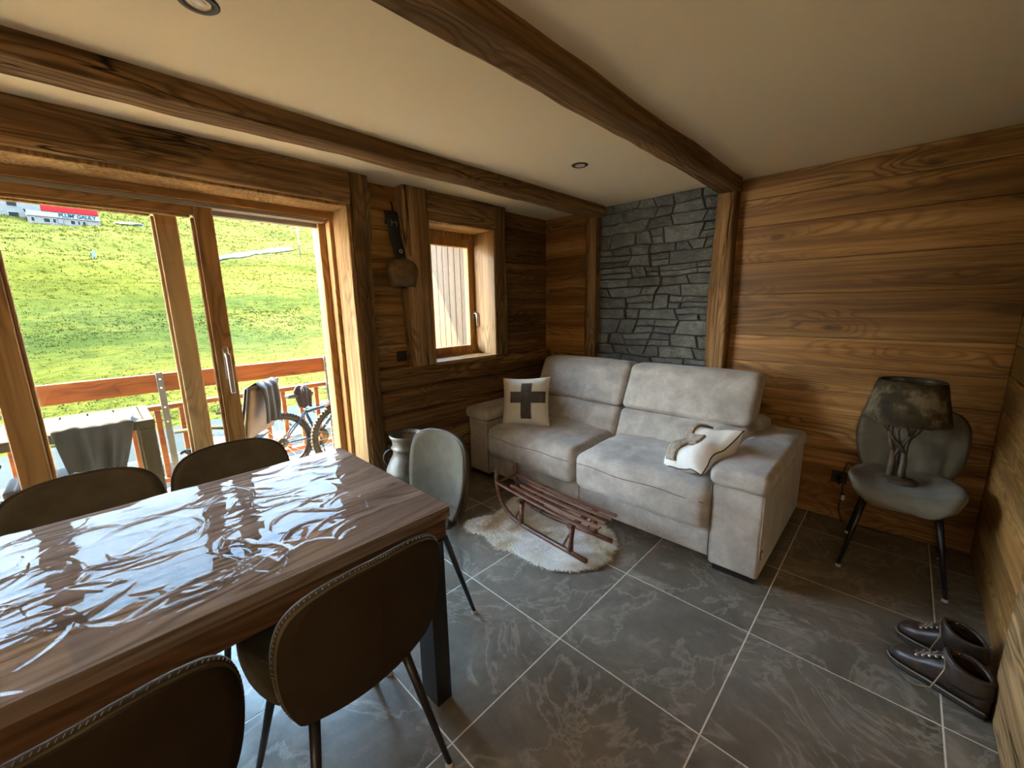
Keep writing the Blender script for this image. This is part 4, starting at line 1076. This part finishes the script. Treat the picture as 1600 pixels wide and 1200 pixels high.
ot = empty('outdoor_table', 'beige metal slatted outdoor table on the balcony under the grey trousers', 'table', (-2.9, -1.85, -.012))
ax0, ax1, ay0, ay1 = -.31, .31, -.85, .81
for k in range(12):
    y0 = ay0 + .05 + (ay1 - ay0 - .10) * k / 12
    MB().box(ax0 + .05, ax1 - .05, y0 + .004, y0 + (ay1 - ay0 - .10) / 12 - .004, .757, .770, .001).build('slat', 'outbeige', ot)
b = MB(); b.box(ax0, ax0 + .048, ay0, ay1, .715, .772, .003); b.box(ax1 - .048, ax1, ay0, ay1, .715, .772, .003); b.box(ax0 + .048, ax1 - .048, ay0, ay0 + .048, .715, .772, .003); b.box(ax0 + .048, ax1 - .048, ay1 - .048, ay1, .715, .772, .003)
b.build('top_frame', 'outbeige', ot)
for x in (ax0 + .002, ax1 - .082):
    for y in (ay0 + .002, ay1 - .082): MB().box(x, x + .08, y, y + .08, 0, .714, .004).build('leg', 'outbeige', ot)

# grey trousers draped over the outdoor table
def drape(name, label, cat, mat, fn, nu=28, nv=36, th=.004):
    o = MB().grid(fn, nu, nv).build(name, mat, None, True); solid(o, th); return tag(o, label, cat)
def tro(u, v):
    y = -1.50 + .36 * u
    leg2 = 1 / (1 + math.exp(-(u - .45) * 22))
    bottom = .50 * (1 - leg2) + .37 * leg2 + .02 * math.sin(u * 20)
    s_ = v
    folds = .020 * math.sin(u * 15 + 1.2) + .010 * math.sin(u * 33 + v * 3)
    if s_ < .42:
        t = s_ / .42; x = -2.86 + .28 * t + .02 * math.sin(u * 9)
        return (x, y + .012 * math.sin(t * 7 + u * 4), .772 + .010 + .012 * abs(math.sin(u * 14 + t * 5)) * (1 - t * .3))
    t = (s_ - .42) / .58
    pinch = 1 - .55 * t ** 1.3 * leg2 - .12 * t * (1 - leg2)
    yc = -1.43 * (1 - leg2) + -1.30 * leg2
    yy = yc + (y - yc) * pinch + .05 * t * (.6 - leg2)
    return (-2.572 + .7 * folds * min(1, t * 3) + .012 + .03 * leg2 * t, yy, .782 - (.782 - bottom) * t)
drape('trousers', 'dark grey trousers hung over the edge of the beige outdoor table', 'trousers', 'greycloth', tro, 60, 44)

# outdoor folding chairs
def fold_chair(label, loc, rot, sm='slinggrey', bm='sling', group='folding balcony chairs'):
    e = empty('outdoor_chair', label, 'chair', loc, rot, group)
    for s_ in (-1, 1):
        MB().tube([(s_ * .24, -.24, .0), (s_ * .24, .02, .30), (s_ * .24, .24, .60), (s_ * .24, .30, .90)], .012, 8).build('side_frame', 'outbeige', e, True)
        MB().tube([(s_ * .215, .24, .0), (s_ * .215, .0, .30), (s_ * .215, -.20, .45)], .011, 8).build('leg', 'outbeige', e, True)
        MB().tube([(s_ * .26, -.22, .62), (s_ * .26, .0, .64), (s_ * .25, .23, .62)], .014, 8).build('armrest', 'outbeige', e, True)
    o = MB().grid(lambda u, v: ((u - .5) * .46, .23 + .075 * v - .015 * math.sin(u * PI), .50 + .40 * v), 8, 10).build('backrest', bm, e, True); solid(o, .006)
    o = MB().grid(lambda u, v: ((u - .5) * .42, -.22 + .42 * v, .455 - .012 * math.sin(u * PI)), 8, 8).build('seat', sm, e, True); solid(o, .012)
    MB().tube([(-.24, -.22, .45), (.24, -.22, .45)], .010, 8).build('cross_rail', 'outbeige', e, True)
    MB().tube([(-.25, .30, .90), (.25, .30, .90)], .012, 8).build('cross_rail', 'outbeige', e, True)
    return e
fc = fold_chair('tan and grey folding balcony chair with a dark jacket over its back', (-2.82, -.60, -.012), math.radians(-38))
def fcopy(label, loc, rot):
    c = copy_tree(fc); c['label'] = label; c.location = loc; c.rotation_euler = (0, 0, rot); return c
st_e = empty('outdoor_stool', 'low grey-seated stool pushed under the beige outdoor table', 'stool', (-2.82, -1.50, -.012))
o = MB().rbox(0, 0, .44, .16, .24, .025, .018, 5).build('seat', 'slinggrey', st_e, True)
for sx in (-1, 1):
    for sy in (-1, 1): MB().tube([(sx * .13, sy * .20, .42), (sx * .15, sy * .22, 0)], .012, 8).build('leg', 'outbeige', st_e, True)
fcopy('folding balcony chair at the far left edge of the photo beside the beige table', (-2.45, -1.98, -.012), math.radians(-88))
jb = Matrix.Translation((-2.82, -.60, -.012)) @ Matrix.Rotation(math.radians(-38), 4, 'Z')
def jack(u, v):
    x = -.16 + .30 * u; s_ = v * .80 - .32
    f = .014 * math.sin(u * 16) + .008 * math.sin(v * 11 + u * 5)
    if s_ < 0: y, z = .322 + .012 + f * .6 - .07 * s_ * -1 * -.0, .92 + s_
    else: y, z = .268 - .04 - f - s_ * .20, .925 - s_ * 1.0
    if abs(s_) < .03: y = .30; z = .925 + .004
    w = 1 - .35 * abs(s_) / .45
    return jb @ Vector((x * w + .03 * math.sin(s_ * 9), y, z))
drape('jacket', 'charcoal jacket slung over the back of the tan balcony chair', 'jacket', 'blackcloth', jack, 28, 40)

# bicycles
def wheel(e, cy, r, x=0, steer=0):
    w = MB(); n_ = 48
    pts = [(x, cy + r * math.cos(2 * PI * i / n_), r * 1.0 + r * math.sin(2 * PI * i / n_)) for i in range(n_ + 1)]
    tw = MB().tube(pts, .024, 8, cap=False).build('tyre', 'tyre', e, True)
    kb = MB()
    for i in range(64):
        t = 2 * PI * i / 64
        for dx in (-.014, .014): 
            c_ = Vector((x + dx, cy + (r + .020) * math.cos(t), r + (r + .020) * math.sin(t))); kb.box(c_.x - .006, c_.x + .006, c_.y - .006, c_.y + .006, c_.z - .006, c_.z + .006)
    kb.build('tread_knobs', 'tyre', e, kind='stuff')
    MB().tube([(x, cy + (r - .028) * math.cos(2 * PI * i / n_), r + (r - .028) * math.sin(2 * PI * i / n_)) for i in range(n_ + 1)], .011, 6, cap=False).build('rim', 'candark', e, True)
    sp = MB()
    for i in range(20):
        t = 2 * PI * i / 20; sp.tube([(x + (.02 if i % 2 else -.02), cy, r), (x, cy + (r - .03) * math.cos(t), r + (r - .03) * math.sin(t))], .0013, 4)
    sp.build('spokes', 'chrome', e, kind='stuff')
    MB().tube([(x - .04, cy, r), (x + .04, cy, r)], .018, 10).build('hub', 'chrome', e, True)
def bicycle(label, loc, rot, r, paint, lean):
    e = empty('bicycle', label, 'bicycle', loc, (0, lean, rot), 'bicycles on the balcony')
    wb_ = r * 3.1; s = r / .25
    wheel(e, 0, r); wheel(e, wb_, r)
    hub = Vector((0, 0, r)); bbk = Vector((0, .32 * s, r * .95)); st_ = Vector((0, .24 * s, r + .24 * s)); hd = Vector((0, .58 * s, r + .28 * s)); fk = Vector((0, wb_, r))
    MB().tube([bbk, st_], .014, 8).tube([bbk, hd], .017, 8).tube([st_, hd], .015, 8).build('frame', paint, e, True)
    b = MB()
    for dx in (-.045, .045): b.tube([hub + Vector((dx, 0, 0)), bbk + Vector((dx * .5, 0, 0))], .009, 8).tube([hub + Vector((dx, 0, 0)), st_ + Vector((dx * .4, 0, 0))], .008, 8)
    b.build('rear_stays', paint, e, True)
    b = MB()
    for dx in (-.05, .05): b.tube([hd + Vector((dx, .02, -.05)), fk + Vector((dx, 0, 0))], .012, 8)
    b.tube([hd + Vector((-.05, .02, -.05)), hd + Vector((.05, .02, -.05))], .012, 8).tube([hd, hd + Vector((0, -.04, .12 * s))], .014, 8); b.build('fork', 'candark', e, True)
    MB().tube([hd + Vector((-.26, -.06, .13 * s)), hd + Vector((-.1, -.03, .13 * s)), hd + Vector((.1, -.03, .13 * s)), hd + Vector((.26, -.06, .13 * s))], .012, 8).build('handlebar', 'black', e, True)
    MB().tube([st_, st_ + Vector((0, -.03, .15 * s))], .012, 8).build('seat_post', 'chrome', e, True)
    sd = st_ + Vector((0, -.03, .17 * s))
    MB().rbox(sd.x, sd.y, sd.z, .055, .12, .018, .016, 4, fn=lambda o, p: Vector((o.x * (1.1 - .55 * (o.y - sd.y + .12) / .24), o.y, o.z))).build('saddle', 'black', e, True)
    MB().lathe([(.02, -.012), (.052, -.008), (.050, .0), (.040, .008), (.02, .012)], n=28).build('cassette', 'gold', e, True).matrix_local = Matrix.Translation((.035, 0, r)) @ Matrix.Rotation(PI / 2, 4, 'Y')
    MB().lathe([(.03, -.003), (.085, -.003), (.085, .003), (.03, .003)], n=32).build('chainring', 'gold', e, True).matrix_local = Matrix.Translation((.05, bbk.y, bbk.z)) @ Matrix.Rotation(PI / 2, 4, 'Y')
    MB().tube([bbk + Vector((.06, 0, 0)), bbk + Vector((.065, .02, -.15 * s))], .008, 6).box(.05, .14, bbk.y - .02, bbk.y + .06, bbk.z - .17 * s, bbk.z - .155 * s).build('crank', 'black', e)
    return e
bicycle('blue small bicycle leaning on the orange railing, cloth on its saddle', (-3.08, -.17, -.012), math.radians(0), .255, 'bikeblue', math.radians(-5))
bicycle('second bicycle nearer the door jamb under a plum cloth', (-2.72, .30, -.012), math.radians(-4), .30, 'candark', math.radians(-5))
def rag(cx_, cy_, zt, w, h, seed):
    def f(u, v):
        t = u * 2 * PI; r = w * (.35 + .65 * min(1, v * 3)) * (1 + .18 * math.sin(5 * t + seed)) * (1 - .45 * max(0, v - .3))
        return (cx_ + r * math.cos(t) * .6, cy_ + r * math.sin(t) + .02 * v, zt - h * max(0, v - .12) + .012 * math.sin(4 * t))
    return f
drape('saddle_cloth', 'crumpled plum brown cloth bunched over the blue bicycle saddle', 'cloth', 'plumcloth', rag(-3.12, .055, .735, .075, .22, 1), 40, 16)
def cloth2(u, v):
    y = .08 + .42 * u; s_ = v * .9
    top = .62 + .10 * u + .02 * math.sin(u * 19)
    x = -2.72 + (.05 + .05 * s_ + .018 * math.sin(u * 24)) ; z = top - s_ * (.15 + .50 * u)
    if v < .12: x = -2.76 + .09 * v / .12; z = top + .004
    return (x, y + .10 * s_ * (1 - u), z)
drape('hanging_cloth', 'large plum brown cloth hanging over the second bicycle at the door jamb', 'cloth', 'plumcloth', cloth2, 44, 30)

# ================================================================== OUTSIDE: HILL, ROOF, HOUSES
CX, CY, CZ = .9387, -1.2412, 1.4581
prof_ = [(6.5, -3.2), (9.3, -3.0), (11.9, -2.2), (12.4, -1.30), (20, -.20), (30, 1.5), (50, 4.0), (78, 8.4), (140, 22), (240, 50), (400, 108)]
def hill_z(D, y):
    for (a, za_), (b_, zb_) in zip(prof_[:-1], prof_[1:]):
        if D <= b_: break
    t = (D - a) / (b_ - a); z = za_ + (zb_ - za_) * t
    am = min(1, max(0, (D - 12) / 40))
    yd = (y - CY) / max(D, 1)
    z += D * .045 * max(0, yd - .12) * min(1, max(0, (D - 25) / 90))
    z += (.9 * noise.noise(Vector((D * .05, y * .05, 0))) + .35 * noise.noise(Vector((D * .16, y * .16, 3)))) * (.25 + am * 1.2) + .10 * noise.noise(Vector((D * .8, y * .8, 3))) * (1 if D > 12.5 else .2)
    return z
Ds = [6.5, 8, 9.3, 10.5, 11.9, 12.3]
while Ds[-1] < 395: Ds.append(Ds[-1] * 1.018 + .02)
hillo = MB(); nv = 200
for D in Ds:
    for j in range(nv + 1):
        y = CY + D * (-1.2 + 2.6 * j / nv); hillo.v.append((CX - D, y, hill_z(D, y)))
for i in range(len(Ds) - 1):
    for j in range(nv):
        a = i * (nv + 1) + j; hillo.f.append((a, a + 1, a + nv + 2, a + nv + 1))
h_ = hillo.build('hillside', 'grass', None, True); h_['kind'] = 'structure'
def tufts(name, mat, label, cnt, dens, size, seed):
    m = MB(); r = random.Random(seed); k = 0; tries = 0
    while k < cnt and tries < cnt * 12:
        tries += 1
        D = 12.8 + 210 * r.random() ** 2.4; y = CY + D * r.uniform(-.35, .62)
        if r.random() > dens(D, y): continue
        k += 1
        z = hill_z(D, y); s_ = size * (.5 + r.random()) * (.18 + D * .013)
        for q in range(5):
            a = r.random() * 2 * PI; b1 = Vector((CX - D + math.cos(a) * s_ * .4, y + math.sin(a) * s_ * .4, z - .05))
            w = Vector((math.cos(a + 1.57), math.sin(a + 1.57), 0)) * s_ * .16; tp = b1 + Vector((math.cos(a) * s_ * .35, math.sin(a) * s_ * .35, s_ * r.uniform(.35, .8)))
            m.add([b1 - w, b1 + w, tp + w * .4, tp - w * .5], [(0, 1, 2, 3)])
    o = m.build(name, mat, None); tag(o, label, 'plants', kind='stuff'); return o
def shrubd(D, y):
    yd = (y - CY) / D; band = math.exp(-((D - (24 + 10 * (yd + .1))) / 8) ** 2) * (1 if yd < .35 else .25)
    top = .5 * math.exp(-((D - 100) / 8) ** 2) * (1 if yd < .03 else 0)
    return min(1, (band + top) * (.5 + noise.noise(Vector((D * .12, y * .12, 9))) * 1.6) + (.35 if D < 16 else 0))
tufts('low_shrubs', 'shrub', 'dark green low shrubs in a band across the lower slope', 14000, shrubd, .20, 2)
tufts('grass_tufts', 'tuft', 'yellow green grass tufts all over the sunny slope', 34000, lambda D, y: .8, .20, 3)

rf = empty('glass_canopy', 'low pale green glazed roof below the balcony with grey edge', 'roof', (CX - 10.6, 1.0, -1.12))
for k in range(14):
    MB().box(-1.12, 1.12, -5 + k * .8 + .03, -5 + k * .8 + .77, -.03, .0, .004).build('roof_sheet', 'glassroof', rf)
MB().box(1.12, 1.18, -5.0, 6.2, -.17, .0, .004).build('roof_edge', 'roofgrey', rf)
MB().box(1.10, 1.20, -5.0, 6.2, -.22, -.18, .004).build('gutter', 'gutter', rf)
MB().box(-1.0, 1.1, -5.0, 6.2, -2.2, -.2, .0).build('wall', 'asph', rf)
m = MB(); r = random.Random(8)
for i in range(1500):
    x = CX - 8.0 + r.uniform(-1.1, .9); y = r.uniform(-4, 6); z = -1.9 + r.uniform(-.6, .32) - abs(x - (CX - 8)) * .1; a = r.random() * 6.28; s_ = .10
    w = Vector((math.cos(a), math.sin(a), 0)) * s_; u_ = Vector((0, 0, 1)) * s_ + Vector((r.uniform(-.1, .1), 0, 0))
    m.add([Vector((x, y, z)) - w, Vector((x, y, z)) + w, Vector((x, y, z)) + u_ * 1.4], [(0, 1, 2)])
tag(m.build('hedge_foliage', 'shrub', None), 'green hedge leaves below the glazed roof', 'plants', kind='stuff')

# road
def road(pts, w, label):
    m = MB(); vs = []
    for D, yd in pts:
        y = CY + yd * D
        for s_ in (-1, 1): DD = D + s_ * w; vs.append((CX - DD, y, hill_z(DD, y) + .25 + .1 * s_))
    m.add(vs, [(2 * i, 2 * i + 1, 2 * i + 3, 2 * i + 2) for i in range(len(pts) - 1)])
    o = m.build('hill_road', 'road', None); solid(o, .1); tag(o, label, 'road')

def slope_pt(yd, slope):
    D = 20
    while D < 380 and (hill_z(D, CY + yd * D) - CZ) / D < slope: D += .5
    return D
road([(slope_pt(.185 + .15 * i / 20, .098 + .033 * i / 20), .185 + .15 * i / 20) for i in range(21)], 1.5, 'pale gravel road crossing the upper slope')
def pole(yd, sl, hgt, label):
    D = slope_pt(yd, sl); y = CY + yd * D; z = hill_z(D, y)
    e = empty('utility_pole', label, 'pole', (CX - D, y, z - .2))
    MB().tube([(0, 0, 0), (0, 0, hgt)], .10, 8).build('pole_shaft', 'roofgrey', e, True)
    MB().box(-.06, .06, -1.1, 1.1, hgt * .76, hgt * .76 + .12).build('cross_arm', 'roofgrey', e)
    for q in (-.9, 0, .9): MB().tube([(0, q, hgt * .78), (0, q, hgt * .78 + .35)], .06, 6).build('insulator', 'farglass', e, True)
pole(.352, .118, 7.0, 'dark wooden utility pole with crossarm on the upper slope')
def rock(yd, sl, s_, label):
    D = slope_pt(yd, sl); y = CY + yd * D
    bm = bmesh.new(); bmesh.ops.create_icosphere(bm, subdivisions=3, radius=1)
    for v in bm.verts: v.co *= 1 + .35 * noise.noise(v.co * 1.7 + Vector((yd * 9, 0, 0))); v.co.z *= .40; v.co.y *= 1.9
    me = bpy.data.meshes.new('boulder'); bm.to_mesh(me); bm.free()
    o = link('boulder', me, 'roofgrey'); o.scale = (s_, s_, s_); o.location = (CX - D, y, hill_z(D, y) + .1); tag(o, label, 'rock')
rock(.288, .188, 2.2, 'grey boulder high on the slope near the door head')
rock(.40, .20, 2.2, 'flat grey rock at the top right of the slope')
rock(.075, .150, 1.3, 'dark rock outcrop right of the white inn')
# walker
D = slope_pt(.022, .088); y = CY + .022 * D; z = hill_z(D, y)
pe = empty('person', 'distant person in a light blue jacket walking on the slope', 'person', (CX - D, y, z + .05))
bm = bmesh.new()
V_ = {}
def sv(k, co): V_[k] = bm.verts.new(co)
for k, co in (('hip', (0, 0, .95)), ('ch', (0, 0, 1.35)), ('nk', (0, 0, 1.52)), ('hd', (0, 0, 1.68)), ('kl', (.05, .10, .5)), ('fl', (.0, .12, .05)), ('kr', (.0, -.12, .5)), ('fr', (.0, -.2, .05)), ('el', (.0, .28, 1.15)), ('hl', (.05, .3, .9)), ('er', (.0, -.28, 1.15)), ('hr', (.05, -.3, .9))): sv(k, co)
for a, c_ in (('hip', 'ch'), ('ch', 'nk'), ('nk', 'hd'), ('hip', 'kl'), ('kl', 'fl'), ('hip', 'kr'), ('kr', 'fr'), ('ch', 'el'), ('el', 'hl'), ('ch', 'er'), ('er', 'hr')): bm.edges.new((V_[a], V_[c_]))
me = bpy.data.meshes.new('body'); bm.to_mesh(me); bm.free()
bo_ = link('body', me, 'jacket', pe); bo_.modifiers.new('s', 'SKIN'); bo_.modifiers.new('ss', 'SUBSURF').levels = 1
rad = {0: .17, 1: .2, 2: .07, 3: .11, 4: .09, 5: .06, 6: .09, 7: .06, 8: .06, 9: .045, 10: .06, 11: .045}
pe.scale = (.62, .62, .62)
for i, v in enumerate(me.skin_vertices[0].data if me.skin_vertices else []): v.radius = (rad[i], rad[i])
bm2 = MB().tube([(0, .0, .95), (0, .06, .5), (0, .08, .05)], [.13, .09, .07], 8).tube([(0, .0, .95), (0, -.08, .5), (0, -.14, .05)], [.13, .09, .07], 8).build('trousers', 'roofgrey', pe, True)

# buildings
def building(name, label, D, yd0, yd1, s0, s1, wallm, depth=9):
    y0, y1 = CY + yd0 * D, CY + yd1 * D; z0, z1 = CZ + s0 * D, CZ + s1 * D
    e = empty(name, label, 'building', (CX - D, (y0 + y1) / 2, z0))
    w = (y1 - y0) / 2; h = z1 - z0
    MB().box(-depth, 0, -w, w, -3.0, h).build('wall', wallm, e)
    def win(a, b_, c, d, fr='asph2', gm='farglass'):
        yy0, yy1 = -w + 2 * w * a, -w + 2 * w * b_; zz0, zz1 = h * c, h * d
        f = MB().box(0, .08, yy0, yy1, zz0, zz1).build('window', fr, e)
        MB().box(.08, .12, yy0 + .12, yy1 - .12, zz0 + .12, zz1 - .12).build('pane', gm, f)
    return e, w, h, win
e1, w, h, win = building('apartment_building', 'pale beige apartment house at the top left of the slope', 140, -.16, -.044, .1400, .200, 'asph')
for r_ in range(3):
    for k in range(6):
        a = .05 + k * .16; win(a, a + .10, .06 + r_ * .30, .24 + r_ * .30)
MB().box(-9.2, .5, -w - .3, w + .3, h, h + .35).build('roof', 'slateroof', e1)
for k in range(3): MB().box(0, .9, -w + 1.2 + k * 3.2, -w + 2.8 + k * 3.2, h * .30, h * .30 + .5).build('balcony', 'asph2', e1)
e2, w, h, win = building('mountain_inn', 'white inn with red awning and teal lettering on the hill', 134, -.043, .038, .1415, .1600, 'asph')
MB().box(-.2, .25, -w, w, h * .56, h * .98).build('sign_fascia', 'asph2', e2)
MB().box(-.2, .35, -w, w, h * .51, h * .56).build('fascia_ledge', 'slateroof', e2)
# red awning above the sign, slate roof to its left
MB().add([(.5, -w + 2 * w * .20, h * .98), (.5, w * .97, h * .98), (-.5, w * .97, h * 1.75), (-.5, -w + 2 * w * .2, h * 1.75), (-.5, -w + 2 * w * .2, h * .90), (-.5, w * .97, h * .90)], [(0, 1, 2, 3), (0, 4, 5, 1), (4, 3, 2, 5), (0, 3, 4), (1, 5, 2)]).build('red_awning', 'redroof', e2)
MB().box(-4, .3, -w - .3, -w + 2 * w * .2, h * .98, h * 1.4).build('slate_roof', 'slateroof', e2)
for a, b_ in ((.04, .10), (.20, .30), (.32, .38), (.56, .64), (.66, .71), (.73, .79)): win(a, b_, .04, .44)
win(.25, .35, .66, .86)
MB().box(.25, .30, -w + 2 * w * .40, -w + 2 * w * .46, h * .05, h * .40).build('door', 'slateroof', e2)
cu = bpy.data.curves.new('sign_text', 'FONT'); cu.body = "PLUM' GAULY"; cu.size = 1.0; cu.extrude = .03; cu.offset = .03; cu.align_x = 'CENTER'
to = bpy.data.objects.new('tmp_text', cu); C.objects.link(to)
bpy.context.view_layer.update(); dg = bpy.context.evaluated_depsgraph_get()
me = bpy.data.meshes.new_from_object(to.evaluated_get(dg)); bpy.data.objects.remove(to)
xs = [v.co.x for v in me.vertices]; zs = [v.co.y for v in me.vertices]; tw_ = max(xs) - min(xs); th_ = max(zs) - min(zs)
o = link('sign_lettering', me, 'teal', e2)
o.matrix_local = Matrix.Translation((.30, w * .36, h * .61)) @ Matrix.Rotation(PI / 2, 4, 'Z') @ Matrix.Rotation(PI / 2, 4, 'X') @ Matrix.Diagonal((w * 1.05 / tw_, h * .33 / th_, 1, 1))
